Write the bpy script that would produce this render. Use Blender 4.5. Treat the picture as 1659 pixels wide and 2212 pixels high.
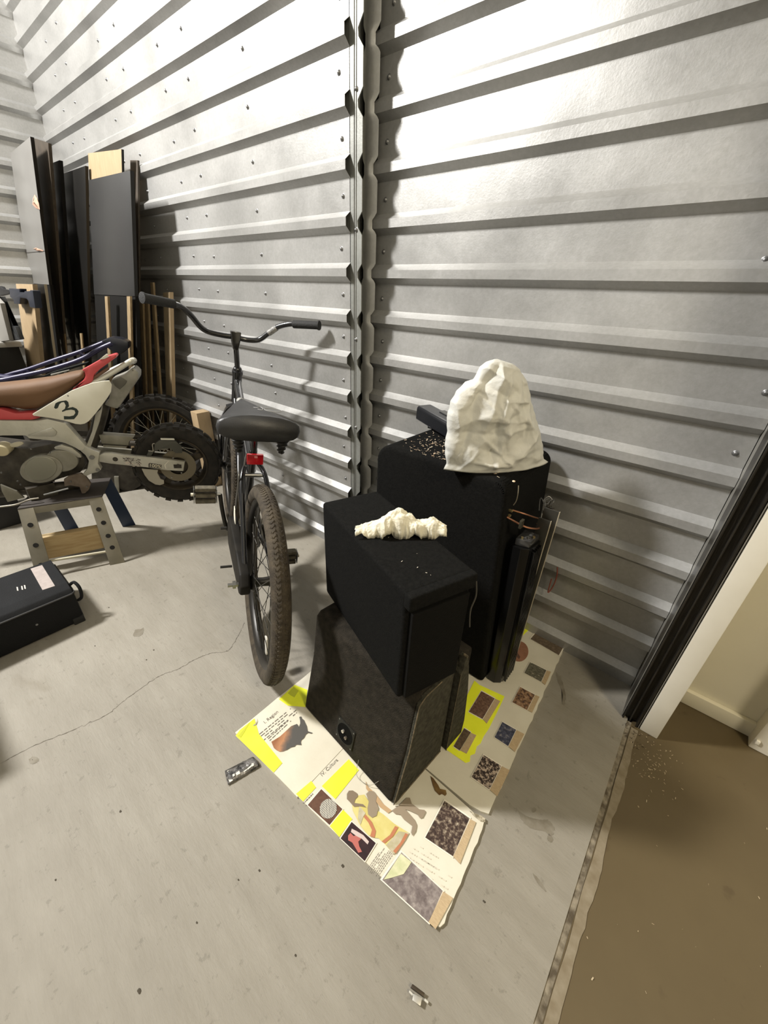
import bpy, bmesh, math, random
from mathutils import Vector, Matrix, noise
random.seed(7)
S = bpy.context.scene
for o in list(bpy.data.objects):
    bpy.data.objects.remove(o)
COL = S.collection
R_ = math.radians

# ------------------------------------------------------------------ camera, world, lights, exposure
EYE = Vector((0, 0, 1.2))
AX = Vector((0.76423831, 0.64387239, 0.03698866))        # image right
AY = Vector((0.33717439, -0.34999919, -0.87396453))      # image down
AZ = Vector((-0.54977563, 0.6803888, -0.48458007))       # view direction
FPX, CXP, CYP = 845.0, 829.5, 1106.0
cam_d = bpy.data.cameras.new('camera')
cam_d.sensor_fit = 'VERTICAL'
cam_d.sensor_height = 36.0
cam_d.lens = 36.0 * FPX / 2212.0
cam_d.clip_start = 0.02
cam = bpy.data.objects.new('camera', cam_d)
COL.objects.link(cam)
cam.matrix_world = Matrix(((AX.x, -AY.x, -AZ.x, EYE.x), (AX.y, -AY.y, -AZ.y, EYE.y), (AX.z, -AY.z, -AZ.z, EYE.z), (0, 0, 0, 1)))
S.camera = cam
S.view_settings.view_transform = 'Standard'
S.view_settings.look = 'None'
S.view_settings.gamma = 1.0
S.view_settings.use_curve_mapping = False
S.view_settings.exposure = 0.0
w = bpy.data.worlds.new('world'); S.world = w; w.use_nodes = True
w.node_tree.nodes['Background'].inputs[0].default_value = (0.9, 0.95, 1.0, 1)
w.node_tree.nodes['Background'].inputs[1].default_value = 0.0

def area(name, loc, to, sx, sy, power, col):
    l = bpy.data.lights.new(name, 'AREA'); l.shape = 'RECTANGLE'; l.size = sx; l.size_y = sy
    l.energy = power; l.color = col
    o = bpy.data.objects.new(name, l); COL.objects.link(o); o.location = loc
    o.rotation_euler = (Vector(to) - Vector(loc)).to_track_quat('-Z', 'Y').to_euler()
    return o
area('strip_lamp_light', (-3.15, -1.15, 3.7), (-1.7, 1.0, 1.1), 0.32, 0.55, 330, (1.0, 0.975, 0.94))
area('hall_lamp_light', (1.5, 0.1, 2.6), (0.1, 0.5, 0.3), 0.4, 0.4, 36, (1.0, 0.88, 0.66))

# ------------------------------------------------------------------ helpers
def ray(x, y):
    return (AX * (x - CXP) + AY * (y - CYP) + AZ * FPX)
def F(x, y, z=0.0):                       # picture point -> point on the level plane at height z
    d = ray(x, y); return EYE + d * ((z - EYE.z) / d.z)
def W(x, y, Y):                           # picture point -> point on the upright plane y = Y
    d = ray(x, y); return EYE + d * (Y / d.y)
def PL(x, y, p0, n):                      # picture point -> point on a plane
    d = ray(x, y); return EYE + d * ((Vector(p0) - EYE).dot(n) / d.dot(n))

def setp(o, label=None, cat=None, group=None, kind=None):
    if label: o['label'] = label
    if cat: o['category'] = cat
    if group: o['group'] = group
    if kind: o['kind'] = kind
    return o
def thing(name, label, cat, loc=(0, 0, 0), group=None):
    o = bpy.data.objects.new(name, None); o.empty_display_size = 0.05
    COL.objects.link(o); o.location = loc
    return setp(o, label, cat, group)
def root_loc(p):
    v = Vector((0, 0, 0))
    while p is not None:
        v += p.location; p = p.parent
    return v
class B:
    """collects shapes in world coordinates; obj() links them as one mesh object"""
    def __init__(s): s.bm = bmesh.new()
    def box(s, lo, hi, bev=0.0, M=None):
        lo = Vector(lo); hi = Vector(hi); t = bmesh.new()
        bmesh.ops.create_cube(t, size=1.0)
        for v in t.verts:
            v.co = Vector([(lo[i] + hi[i]) / 2 + v.co[i] * (hi[i] - lo[i]) for i in range(3)])
        if bev > 0:
            bmesh.ops.bevel(t, geom=t.edges[:], offset=bev, segments=2, affect='EDGES', profile=0.6)
        return s._add(t, M)
    def _add(s, t, M=None):
        if M is not None: bmesh.ops.transform(t, matrix=M, verts=t.verts)
        me = bpy.data.meshes.new('t'); t.to_mesh(me); t.free(); s.bm.from_mesh(me); bpy.data.meshes.remove(me)
        return s
    def quadbox(s, tl, tr, br, bl, thick, bev=0.0):
        """slab from four front corners, thickness pushed along 'thick' vector"""
        t = bmesh.new(); th = Vector(thick)
        f = [t.verts.new(Vector(p)) for p in (tl, tr, br, bl)]
        b = [t.verts.new(Vector(p) + th) for p in (tl, tr, br, bl)]
        t.faces.new(f); t.faces.new(b[::-1])
        for i in range(4):
            j = (i + 1) % 4; t.faces.new((f[j], f[i], b[i], b[j]))
        bmesh.ops.recalc_face_normals(t, faces=t.faces[:])
        if bev > 0: bmesh.ops.bevel(t, geom=t.edges[:], offset=bev, segments=2, affect='EDGES', profile=0.6)
        return s._add(t)
    def prism(s, pts, thick, bev=0.0, seg=2):
        """closed outline (3d points) pushed along 'thick'"""
        t = bmesh.new(); th = Vector(thick); n = len(pts)
        a = [t.verts.new(Vector(p)) for p in pts]; b = [t.verts.new(Vector(p) + th) for p in pts]
        t.faces.new(a); t.faces.new(b[::-1])
        for i in range(n):
            j = (i + 1) % n; t.faces.new((a[j], a[i], b[i], b[j]))
        bmesh.ops.recalc_face_normals(t, faces=t.faces[:])
        if bev > 0: bmesh.ops.bevel(t, geom=t.edges[:], offset=bev, segments=seg, affect='EDGES', profile=0.6)
        return s._add(t)
    def tube(s, pts, r, seg=10, cap=True, closed=False):
        pts = [Vector(p) for p in pts]; n = len(pts)
        rs = r if isinstance(r, (list, tuple)) else [r] * n
        t = bmesh.new(); rings = []; ref = None
        for i, p in enumerate(pts):
            if closed: d = pts[(i + 1) % n] - pts[i - 1]
            else: d = pts[min(i + 1, n - 1)] - pts[max(i - 1, 0)]
            if d.length < 1e-9: d = Vector((0, 0, 1))
            d.normalize()
            if ref is None: ref = Vector((0, 0, 1)) if abs(d.z) < 0.9 else Vector((1, 0, 0))
            x = ref - d * ref.dot(d)
            if x.length < 1e-4: x = d.orthogonal()
            x.normalize(); y = d.cross(x); ref = x
            rings.append([t.verts.new(p + (x * math.cos(2 * math.pi * k / seg) + y * math.sin(2 * math.pi * k / seg)) * rs[i]) for k in range(seg)])
        m = n if closed else n - 1
        for i in range(m):
            A, C = rings[i], rings[(i + 1) % n]
            for k in range(seg): t.faces.new((A[k], A[(k + 1) % seg], C[(k + 1) % seg], C[k]))
        if cap and not closed: t.faces.new(rings[0][::-1]); t.faces.new(rings[-1])
        for f in t.faces: f.smooth = True
        return s._add(t)
    def lathe(s, prof, c, ax, u, seg=32, closed=False, a0=0.0, a1=2 * math.pi):
        """profile [(radius, offset along axis)] turned about the axis through c"""
        ax = Vector(ax).normalized(); u = (Vector(u) - ax * Vector(u).dot(ax)).normalized(); v = ax.cross(u); c = Vector(c)
        t = bmesh.new(); full = abs(a1 - a0 - 2 * math.pi) < 1e-6; n = seg if full else seg + 1; rings = []
        for k in range(n):
            a = a0 + (a1 - a0) * k / seg; d = u * math.cos(a) + v * math.sin(a)
            rings.append([t.verts.new(c + d * r + ax * h) for r, h in prof])
        m = len(prof) if closed else len(prof) - 1
        for k in range(seg):
            A, C = rings[k], rings[(k + 1) % n]
            for i in range(m):
                j = (i + 1) % len(prof); t.faces.new((A[i], A[j], C[j], C[i]))
        bmesh.ops.remove_doubles(t, verts=t.verts[:], dist=1e-6)
        bmesh.ops.recalc_face_normals(t, faces=t.faces[:])
        for f in t.faces: f.smooth = True
        return s._add(t)
    def cyl(s, p0, p1, r, seg=16):
        p0 = Vector(p0); p1 = Vector(p1); return s.tube([p0, p1], r, seg)
    def disc(s, c, n, r, h, seg=24):
        c = Vector(c); n = Vector(n).normalized(); return s.cyl(c, c + n * h, r, seg)
    def poly(s, pts):
        f = s.bm.faces.new([s.bm.verts.new(Vector(p)) for p in pts]); return s
    def grid(s, P):
        """P[i][j] points"""
        vs = [[s.bm.verts.new(Vector(p)) for p in row] for row in P]
        for i in range(len(P) - 1):
            for j in range(len(P[0]) - 1):
                f = s.bm.faces.new((vs[i][j], vs[i + 1][j], vs[i + 1][j + 1], vs[i][j + 1])); f.smooth = True
        return s
def obj(name, b, mat, parent=None, loc=None, label=None, cat=None, group=None, kind=None, smooth=None):
    me = bpy.data.meshes.new(name)
    L = root_loc(parent) + (Vector(loc) if loc is not None else Vector((0, 0, 0)))
    for v in b.bm.verts: v.co -= L
    if smooth:
        for f in b.bm.faces: f.smooth = True
    b.bm.normal_update(); b.bm.to_mesh(me); b.bm.free()
    for m in (mat if isinstance(mat, (list, tuple)) else [mat]): me.materials.append(m)
    if smooth and smooth is not True:
        me.set_sharp_from_angle(angle=R_(smooth))
    elif smooth is None:
        me.set_sharp_from_angle(angle=R_(38))
    o = bpy.data.objects.new(name, me); COL.objects.link(o)
    if parent is not None: o.parent = parent
    if loc is not None: o.location = loc
    return setp(o, label, cat, group, kind)
def bez(pts, n=8):
    """Catmull-Rom through points"""
    P = [Vector(p) for p in pts]; P = [P[0]] + P + [P[-1]]; out = []
    for i in range(1, len(P) - 2):
        for k in range(n):
            t = k / n; a, b, c, d = P[i - 1], P[i], P[i + 1], P[i + 2]
            out.append(0.5 * ((2 * b) + (c - a) * t + (2 * a - 5 * b + 4 * c - d) * t * t + (3 * b - a - 3 * c + d) * t ** 3))
    out.append(P[-2]); return out

# ------------------------------------------------------------------ materials
def mat(name, col, rough=0.6, metal=0.0, var=None, vscale=20.0, vamt=0.3, bump=0.0, bscale=60.0, spec=0.5, coat=0.0, sheen=0.0, coord='Object', stretch=None, detail=5.0, trans=0.0):
    m = bpy.data.materials.new(name); m.use_nodes = True; nt = m.node_tree; N = nt.nodes; Lk = nt.links
    p = N['Principled BSDF']
    p.inputs['Base Color'].default_value = (*col, 1); p.inputs['Roughness'].default_value = rough
    p.inputs['Metallic'].default_value = metal; p.inputs['Specular IOR Level'].default_value = spec
    p.inputs['Coat Weight'].default_value = coat; p.inputs['Sheen Weight'].default_value = sheen
    if trans: p.inputs['Transmission Weight'].default_value = trans
    tc = N.new('ShaderNodeTexCoord'); mp = N.new('ShaderNodeMapping'); Lk.new(tc.outputs[coord], mp.inputs[0])
    if stretch: mp.inputs['Scale'].default_value = stretch
    if var is not None:
        nz = N.new('ShaderNodeTexNoise'); nz.inputs['Scale'].default_value = vscale; nz.inputs['Detail'].default_value = detail
        Lk.new(mp.outputs[0], nz.inputs['Vector'])
        cr = N.new('ShaderNodeValToRGB'); cr.color_ramp.elements[0].position = 0.5 - vamt / 2; cr.color_ramp.elements[1].position = 0.5 + vamt / 2
        cr.color_ramp.elements[0].color = (*col, 1); cr.color_ramp.elements[1].color = (*var, 1)
        Lk.new(nz.outputs[0], cr.inputs[0]); Lk.new(cr.outputs[0], p.inputs['Base Color'])
    if bump:
        nb = N.new('ShaderNodeTexNoise'); nb.inputs['Scale'].default_value = bscale; nb.inputs['Detail'].default_value = 4
        Lk.new(mp.outputs[0], nb.inputs['Vector'])
        bp = N.new('ShaderNodeBump'); bp.inputs['Strength'].default_value = bump; bp.inputs['Distance'].default_value = 0.004
        Lk.new(nb.outputs[0], bp.inputs['Height']); Lk.new(bp.outputs[0], p.inputs['Normal'])
    return m

def ramp(N, L, src, stops):
    cr = N.new('ShaderNodeValToRGB'); e = cr.color_ramp.elements
    e[0].position, e[0].color = stops[0][0], (*stops[0][1], 1)
    e[1].position, e[1].color = stops[-1][0], (*stops[-1][1], 1)
    for p, c in stops[1:-1]:
        x = e.new(p); x.color = (*c, 1)
    L.new(src, cr.inputs[0]); return cr.outputs[0]
def nz(N, L, vec, scale, detail=5.0, rough=0.55, dist=0.0):
    n = N.new('ShaderNodeTexNoise'); n.inputs['Scale'].default_value = scale; n.inputs['Detail'].default_value = detail
    n.inputs['Roughness'].default_value = rough; n.inputs['Distortion'].default_value = dist
    if vec is not None: L.new(vec, n.inputs['Vector'])
    return n.outputs[0]
def mix(N, L, fac, a, b, mode='MIX'):
    m = N.new('ShaderNodeMix'); m.data_type = 'RGBA'; m.blend_type = mode
    for s, v in ((m.inputs[0], fac), (m.inputs[6], a), (m.inputs[7], b)):
        if isinstance(v, (int, float)): s.default_value = v
        elif isinstance(v, tuple): s.default_value = (*v, 1)
        else: L.new(v, s)
    return m.outputs[2]

def mat_galv(name, base=(0.62, 0.62, 0.61), metal=0.55, rough=0.42):
    m = bpy.data.materials.new(name); m.use_nodes = True; N = m.node_tree.nodes; L = m.node_tree.links; p = N['Principled BSDF']
    tc = N.new('ShaderNodeTexCoord'); v = tc.outputs['Object']
    big = nz(N, L, v, 2.2, 4, 0.6); fine = nz(N, L, v, 90, 3, 0.6)
    b2 = tuple(c * 0.78 for c in base)
    c1 = ramp(N, L, big, [(0.35, b2), (0.62, base)])
    c2 = ramp(N, L, fine, [(0.3, (0.88, 0.88, 0.87)), (0.7, (1, 1, 1))])
    mm = mix(N, L, 1.0, c1, c2, 'MULTIPLY'); L.new(mm, p.inputs['Base Color'])
    rr = N.new('ShaderNodeMapRange'); L.new(big, rr.inputs[0]); rr.inputs[1].default_value = 0.3; rr.inputs[2].default_value = 0.7
    rr.inputs[3].default_value = rough - 0.07; rr.inputs[4].default_value = rough + 0.08; L.new(rr.outputs[0], p.inputs['Roughness'])
    p.inputs['Metallic'].default_value = metal
    wv = nz(N, L, v, 5.5, 2, 0.5)
    bp = N.new('ShaderNodeBump'); bp.inputs['Strength'].default_value = 0.25; bp.inputs['Distance'].default_value = 0.012
    L.new(wv, bp.inputs['Height'])
    b3 = N.new('ShaderNodeBump'); b3.inputs['Strength'].default_value = 0.12; b3.inputs['Distance'].default_value = 0.002
    L.new(nz(N, L, v, 160, 2), b3.inputs['Height']); L.new(bp.outputs[0], b3.inputs['Normal']); L.new(b3.outputs[0], p.inputs['Normal'])
    return m
GALV = mat_galv('galvanised_sheet', (0.49, 0.487, 0.475), 0.55, 0.40)
STUD = mat_galv('galvanised_stud', (0.42, 0.43, 0.42), 0.6, 0.45)
GAP = mat('cavity_shade', (0.02, 0.02, 0.02), 0.9)

def mat_concrete():
    m = bpy.data.materials.new('unit_concrete'); m.use_nodes = True; N = m.node_tree.nodes; L = m.node_tree.links; p = N['Principled BSDF']
    tc = N.new('ShaderNodeTexCoord'); v = tc.outputs['Object']
    base = ramp(N, L, nz(N, L, v, 1.6, 6, 0.6), [(0.3, (0.225, 0.206, 0.168)), (0.65, (0.285, 0.264, 0.220))])
    sw = N.new('ShaderNodeMapping'); sw.inputs['Scale'].default_value = (3, 14, 3); sw.inputs['Rotation'].default_value = (0, 0, R_(35)); L.new(v, sw.inputs[0])
    tr = ramp(N, L, nz(N, L, sw.outputs[0], 1.5, 6, 0.65), [(0.3, (0.86, 0.85, 0.83)), (0.65, (1, 1, 1))])
    base = mix(N, L, 1.0, base, tr, 'MULTIPLY')
    sp = ramp(N, L, nz(N, L, v, 38, 4, 0.7), [(0.33, (0.55, 0.53, 0.5)), (0.40, (1, 1, 1))])
    base = mix(N, L, 0.45, base, sp, 'MULTIPLY')
    st = ramp(N, L, nz(N, L, v, 5.5, 3, 0.5, 0.6), [(0.26, (0.66, 0.61, 0.52)), (0.36, (1, 1, 1))])
    base = mix(N, L, 0.35, base, st, 'MULTIPLY')
    L.new(base, p.inputs['Base Color']); p.inputs['Roughness'].default_value = 0.62
    bp = N.new('ShaderNodeBump'); bp.inputs['Strength'].default_value = 0.35; bp.inputs['Distance'].default_value = 0.004
    L.new(nz(N, L, sw.outputs[0], 9, 8, 0.7), bp.inputs['Height']); L.new(bp.outputs[0], p.inputs['Normal'])
    return m
def mat_hall():
    m = bpy.data.materials.new('hall_coating'); m.use_nodes = True; N = m.node_tree.nodes; L = m.node_tree.links; p = N['Principled BSDF']
    tc = N.new('ShaderNodeTexCoord'); v = tc.outputs['Object']
    base = ramp(N, L, nz(N, L, v, 1.4, 6, 0.65), [(0.3, (0.080, 0.057, 0.026)), (0.7, (0.108, 0.080, 0.039))])
    st = ramp(N, L, nz(N, L, v, 10, 4, 0.6), [(0.30, (0.6, 0.55, 0.5)), (0.36, (1, 1, 1))])
    base = mix(N, L, 0.5, base, st, 'MULTIPLY')
    L.new(base, p.inputs['Base Color']); p.inputs['Roughness'].default_value = 0.5
    return m
# ------------------------------------------------------------------ the room
RIB0, PITCH, DEP = 1.237, 0.1545, 0.024
ZTOP = 4.5
def rib_profile(zmax=ZTOP, phase=0.0):
    """[(z, depth)] from the floor up: flat, lower slope, rib face, upper slope"""
    out = [(0.0, 0.0)]
    k = -9
    while True:
        z = RIB0 + phase + k * PITCH
        if z + 0.064 > zmax: break
        if z > 0.01:
            out += [(z, 0.0), (z + 0.019, DEP), (z + 0.045, DEP), (z + 0.064, 0.0)]
        elif z + 0.064 > 0.0:
            out = [(0.0, DEP), (max(z + 0.045, 0.005), DEP), (z + 0.064, 0.0)]
        k += 1
    out.append((zmax, 0.0)); return out
def rib_wall(name, a, b, nrm, phase=0.0, zmax=ZTOP, parent=None, kind='structure'):
    a = Vector(a); b = Vector(b); n = Vector(nrm); bb = B(); pr = rib_profile(zmax, phase)
    t = bb.bm; A = [t.verts.new(a + n * d + Vector((0, 0, z))) for z, d in pr]; C = [t.verts.new(b + n * d + Vector((0, 0, z))) for z, d in pr]
    for i in range(len(pr) - 1): t.faces.new((A[i], C[i], C[i + 1], A[i + 1]))
    bmesh.ops.recalc_face_normals(t, faces=t.faces[:])
    f = t.faces[0]
    f.normal_update()
    if f.normal.dot(n) < 0: bmesh.ops.reverse_faces(t, faces=t.faces[:])
    # sheet thickness: a thin folded edge at both ends
    for V0, sgn in ((A, -1), (C, 1)):
        vb = [t.verts.new(v.co - n * 0.0015) for v in V0]
        for i in range(len(V0) - 1): t.faces.new((V0[i], V0[i + 1], vb[i + 1], vb[i]))
    return obj(name, bb, GALV, parent, kind=kind, smooth=5)
YL, YR, XC = 1.236, 1.338, -4.11
wall_l = rib_wall('wall_back', (XC, YL, 0), (-1.209, YL, 0), (0, -1, 0))
wall_r = rib_wall('wall_back.001', (-1.177, YR, 0), (0.1165, YR, 0), (0, -1, 0))
wall_left = rib_wall('wall_left', (XC, YL, 0), (XC, -2.7, 0), (1, 0, 0), phase=-0.02)
wall_near = rib_wall('wall_near', (XC, -2.7, 0), (0.15, -2.7, 0), (0, 1, 0))
setp(wall_l, 'left stretch of ribbed galvanised steel wall behind the bicycle'); setp(wall_r, 'right stretch of ribbed galvanised steel wall behind the speaker boxes')
setp(wall_left, 'ribbed galvanised steel end wall at the far left corner')
# screws, each its own part
SCR = mat('screw_zinc', (0.22, 0.22, 0.22), 0.45, 0.8)
sb = B(); sb.lathe([(0, -0.006), (0.0035, -0.0058), (0.0055, -0.003), (0.006, -0.0008), (0.0085, 0.0)], (0, 0, 0), (0, 1, 0), (1, 0, 0), 8)
sme = bpy.data.meshes.new('screw'); sb.bm.to_mesh(sme); sb.bm.free(); sme.materials.append(SCR)
def screw(parent, x, y, z, rz=0.0):
    o = bpy.data.objects.new('screw', sme); COL.objects.link(o); o.parent = parent; o.location = (x, y, z); o.rotation_euler = (0, random.random() * 6, 0)
rnd = random.Random(3)
for x in (-1.25, -1.762, -2.17, -2.37, -2.752, -2.961, -3.45, -3.66):
    for k in range(-7, 8):
        z = RIB0 + k * PITCH + 0.105 + rnd.uniform(-.012, .012)
        if k > 6 and x > -2: continue
        screw(wall_l, x + rnd.uniform(-.008, .008), YL, z)
for k in range(-6, 6): screw(wall_r, -1.130 + rnd.uniform(-.006, .006), YR, RIB0 + k * PITCH + 0.105)
for k in (-3, -2): screw(wall_r, 0.088, YR, RIB0 + k * PITCH + 0.10)
screw(wall_r, -0.02, YR, 1.30)
STUDD = mat_galv('dull_stud', (0.30, 0.305, 0.285), 0.5, 0.5)
# the steel post between the two stretches of wall, and the folded closing strip beside it
b = B(); b.box((-1.212, 1.236, 0), (-1.192, 1.2384, ZTOP)); b.box((-1.240, 1.2420, 0), (-1.236, 1.40, ZTOP)); b.box((-1.186, 1.2362, 0), (-1.183, 1.2384, ZTOP))
edge = [(-1.156, 0.0)]
for k in range(-8, 22):
    z = RIB0 + k * PITCH
    if 0 < z < ZTOP - .1: edge += [(-1.156, z - .008), (-1.176, z + .016), (-1.178, z + .034), (-1.156, z + .060)]
edge.append((-1.156, ZTOP))
for i in range(len(edge) - 1):
    (xa, za), (xb, zb) = edge[i], edge[i + 1]; b.prism([(-1.240, 1.2385, za), (xa, 1.2385, za), (xb, 1.2385, zb), (-1.240, 1.2385, zb)], (0, .0035, 0))
post = obj('trim_1', b, STUDD, None, smooth=False, kind='structure', label='grey steel stud between the two stretches of ribbed wall')
for k in range(-7, 12, 1):
    if k % 3 == 0: screw(post, -1.183, 1.2385, 1.40 + k * 0.12)
b = B(); b.box((-1.30, 1.385, 0), (-1.0, 1.39, ZTOP)); b.box((-1.26, 1.325, 0), (-1.180, 1.330, ZTOP)); b.box((-1.004, 1.342, 0), (-1.0, 1.385, ZTOP))  # dark back sheets paint the shade of the hollow behind the stud
obj('trim_2', b, GAP, None, kind='structure', label='dark sheet painted as shade in the gap behind the steel stud')
def bottle_strip():
    bb = B(); t = bb.bm; rows = []; k = -9
    zs = []
    while RIB0 + k * PITCH < ZTOP - 0.2:
        z = RIB0 + k * PITCH
        for dz, wq in ((-0.0, 1), (0.010, .62), (0.019, .0), (0.045, .0), (0.056, .62), (0.066, 1)):
            if z + dz > 0: zs.append((z + dz, wq))
        k += 1
    for z, wq in zs:
        l = -1.212 + (1 - wq) * 0.012; r = -1.150 - (1 - wq) * 0.017
        row = []
        for i in range(5):
            u = i / 4; row.append(t.verts.new((l + (r - l) * u, 1.300 - 0.008 * math.sin(math.pi * u) + 0.010 * u - (1 - wq) * 0.004, z)))
        rows.append(row)
    for i in range(len(rows) - 1):
        for j in range(4): t.faces.new((rows[i][j], rows[i][j + 1], rows[i + 1][j + 1], rows[i + 1][j]))
    return bb
obj('trim_3', bottle_strip(), GALV, None, kind='structure', label='scalloped steel closing strip beside the stud')
# floors
b = B(); b.box((XC - .05, -2.75, -0.1), (0.136, 1.42, 0.0)); floor = obj('floor', b, mat_concrete(), kind='structure', label='dusty grey concrete floor of the storage unit')
b = B(); b.box((0.149, -2.75, -0.1), (2.4, 1.5, -0.001)); obj('floor_hall', b, mat_hall(), kind='structure', label='brown coated concrete floor of the hallway')
# threshold: a crumbling joint and a pale band of bare concrete along it
JNT = mat('joint_dirt', (0.075, 0.058, 0.036), 0.9, var=(0.26, 0.225, 0.165), vscale=45, vamt=0.3, bump=0.8, bscale=80)
b = B(); b.box((0.130, -2.75, -0.1), (0.152, 1.16, -0.0022)); obj('trim_4', b, JNT, kind='structure', label='crumbling dirt filled joint across the doorway')
def wobble_strip(x0, x1, wob, z, seed, y0=-2.7, y1=1.14, taper=0.0):
    bb = B(); t = bb.bm; prev = None; n = 260
    for i in range(n + 1):
        y = y0 + (y1 - y0) * i / n
        a = x0 + wob * noise.noise(Vector((y * 9, seed, 0))); c = x1 + wob * 1.6 * noise.noise(Vector((y * 7, seed + 5, 0))) + wob * noise.noise(Vector((y * 30, seed + 9, 0)))
        cur = (t.verts.new((a, y, z)), t.verts.new((c, y, z)))
        if prev: t.faces.new((prev[0], prev[1], cur[1], cur[0]))
        prev = cur
    return bb
PALE = mat('bare_concrete', (0.24, 0.205, 0.145), 0.8, var=(0.16, 0.125, 0.075), vscale=40, vamt=0.45)
obj('trim_5', wobble_strip(0.151, 0.172, 0.004, 0.0006, 2.0), PALE, kind='structure', label='pale worn band of bare concrete along the doorway joint')
# a hairline crack and two dried marks on the slab
def crack(pts, w_, seed):
    P_ = bez([F(x, y, 0.0008) for x, y in pts], 10); bb = B(); t = bb.bm; prev = None; n = len(P_)
    for i, p in enumerate(P_):
        q = p + Vector((noise.noise(Vector((i * .9, seed, 0))), noise.noise(Vector((i * .9, seed + 4, 0))), 0)) * .006; ww = w_ * (.35 + abs(noise.noise(Vector((i * .5, seed, 7)))) * 2.2)
        d = (P_[min(i + 1, n - 1)] - P_[max(0, i - 1)]); s = Vector((-d.y, d.x, 0)).normalized() * ww; cur = (t.verts.new(q - s), t.verts.new(q + s))
        if prev: t.faces.new((prev[0], prev[1], cur[1], cur[0]))
        prev = cur
    return obj('crack', bb, CRK, floor)
CRK = mat('crack_dark', (0.075, 0.065, 0.05), 0.9, var=(0.19, 0.17, 0.14), vscale=60, vamt=0.4)
crack([(528, 1345), (516, 1370), (498, 1400), (484, 1408), (455, 1411), (420, 1425), (385, 1445), (345, 1460), (300, 1490), (262, 1518), (228, 1545), (150, 1580), (70, 1612), (0, 1650)], .0011, 3.0)
def stain(pts, c, seed, nm='stain', amp=.004):
    P_ = bez([F(x, y, 0.0006) for x, y in pts + pts[:1]], 6)[:-1]; bb = B(); cc = sum(P_, Vector((0, 0, 0))) / len(P_)
    P_ = [cc + (p - cc) * (1 + .25 * noise.noise(Vector((i * 1.1, seed, 0)))) for i, p in enumerate(P_)]
    for i in range(len(P_)): bb.poly([cc, P_[i], P_[(i + 1) % len(P_)]])
    return obj(nm, bb, c, floor, smooth=False)
STN = mat('dried_mark', (0.145, 0.125, 0.09), 0.7, var=(0.21, 0.19, 0.15), vscale=45, vamt=0.35)
stain([(1118, 1750), (1140, 1764), (1165, 1770), (1185, 1772), (1197, 1790), (1190, 1806), (1176, 1796), (1150, 1790), (1130, 1775)], STN, 1)
stain([(1186, 1800), (1195, 1812), (1190, 1820), (1182, 1812)], STN, 2); stain([(1148, 1746), (1156, 1744), (1158, 1752), (1150, 1755)], STN, 3)
stain([(1200, 1450), (1212, 1466), (1222, 1500), (1220, 1522), (1214, 1518), (1216, 1500), (1205, 1472)], STN, 4)
stain([(62, 1640), (74, 1634), (84, 1640), (78, 1648), (66, 1650)], STN, 5); stain([(292, 1360), (310, 1358), (306, 1372), (288, 1374)], STN, 6)
stain([(1150, 1885), (1165, 1900), (1180, 1925), (1174, 1922), (1160, 1906)], STN, 7)
# ceiling, hall walls
b = B(); b.box((XC, -2.75, ZTOP), (0.15, 1.4, ZTOP + 0.05)); obj('ceiling', b, mat('ceiling_paint', (0.32, 0.32, 0.31), 0.8), kind='structure')
HW = mat('hall_paint', (0.78, 0.74, 0.60), 0.45, var=(0.74, 0.70, 0.56), vscale=3, bump=0.05, bscale=200)
HW2 = mat('jamb_paint', (0.76, 0.72, 0.61), 0.42, var=(0.70, 0.66, 0.55), vscale=6)
b = B(); b.box((0.20, 1.378, 0), (2.4, 1.42, 2.7)); obj('wall_right', b, HW, kind='structure', label='cream painted metal wall of the hallway')
b = B(); b.box((0.22, 1.360, 0), (0.455, 1.378, 0.057), 0.003); obj('baseboard_right', b, HW, kind='structure', label='cream baseboard at the foot of the hallway wall')
b = B(); b.box((0.447, 1.318, 0), (0.497, 1.378, 2.5), 0.004); b.box((0.452, 1.310, 0.03), (0.462, 1.318, 0.045), 0.002); obj('trim_6', b, HW2, kind='structure', label='cream door jamb further along the hallway')
b = B(); b.box((0.497, 1.350, 0.06), (1.6, 1.378, 2.4)); b2 = obj('door_2', b, HW2, kind='structure', label='cream roll up door further along the hallway')
b = B(); b.box((0.497, 1.345, 0.0), (1.6, 1.3775, 0.045)); obj('gap_shade', b, mat('door_gap_shade', (0.015, 0.013, 0.01), 0.7), b2, label='dark strip painted as the shaded gap under the door')  # near-black strip paints the shade of the gap below the door
b = B(); b.box((2.35, -2.7, 0), (2.4, 1.4, 2.7)); obj('wall_hall', b, HW, kind='structure')
b = B(); b.box((0.15, -2.7, 2.7), (2.4, 1.42, 2.75)); obj('ceiling_hall', b, HW, kind='structure')
b = B(); b.box((0.15, -2.7, 0), (0.2, -0.9, ZTOP)); b.box((0.15, -0.9, 2.4), (0.2, 1.16, ZTOP)); obj('wall_front', b, HW2, kind='structure')
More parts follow.
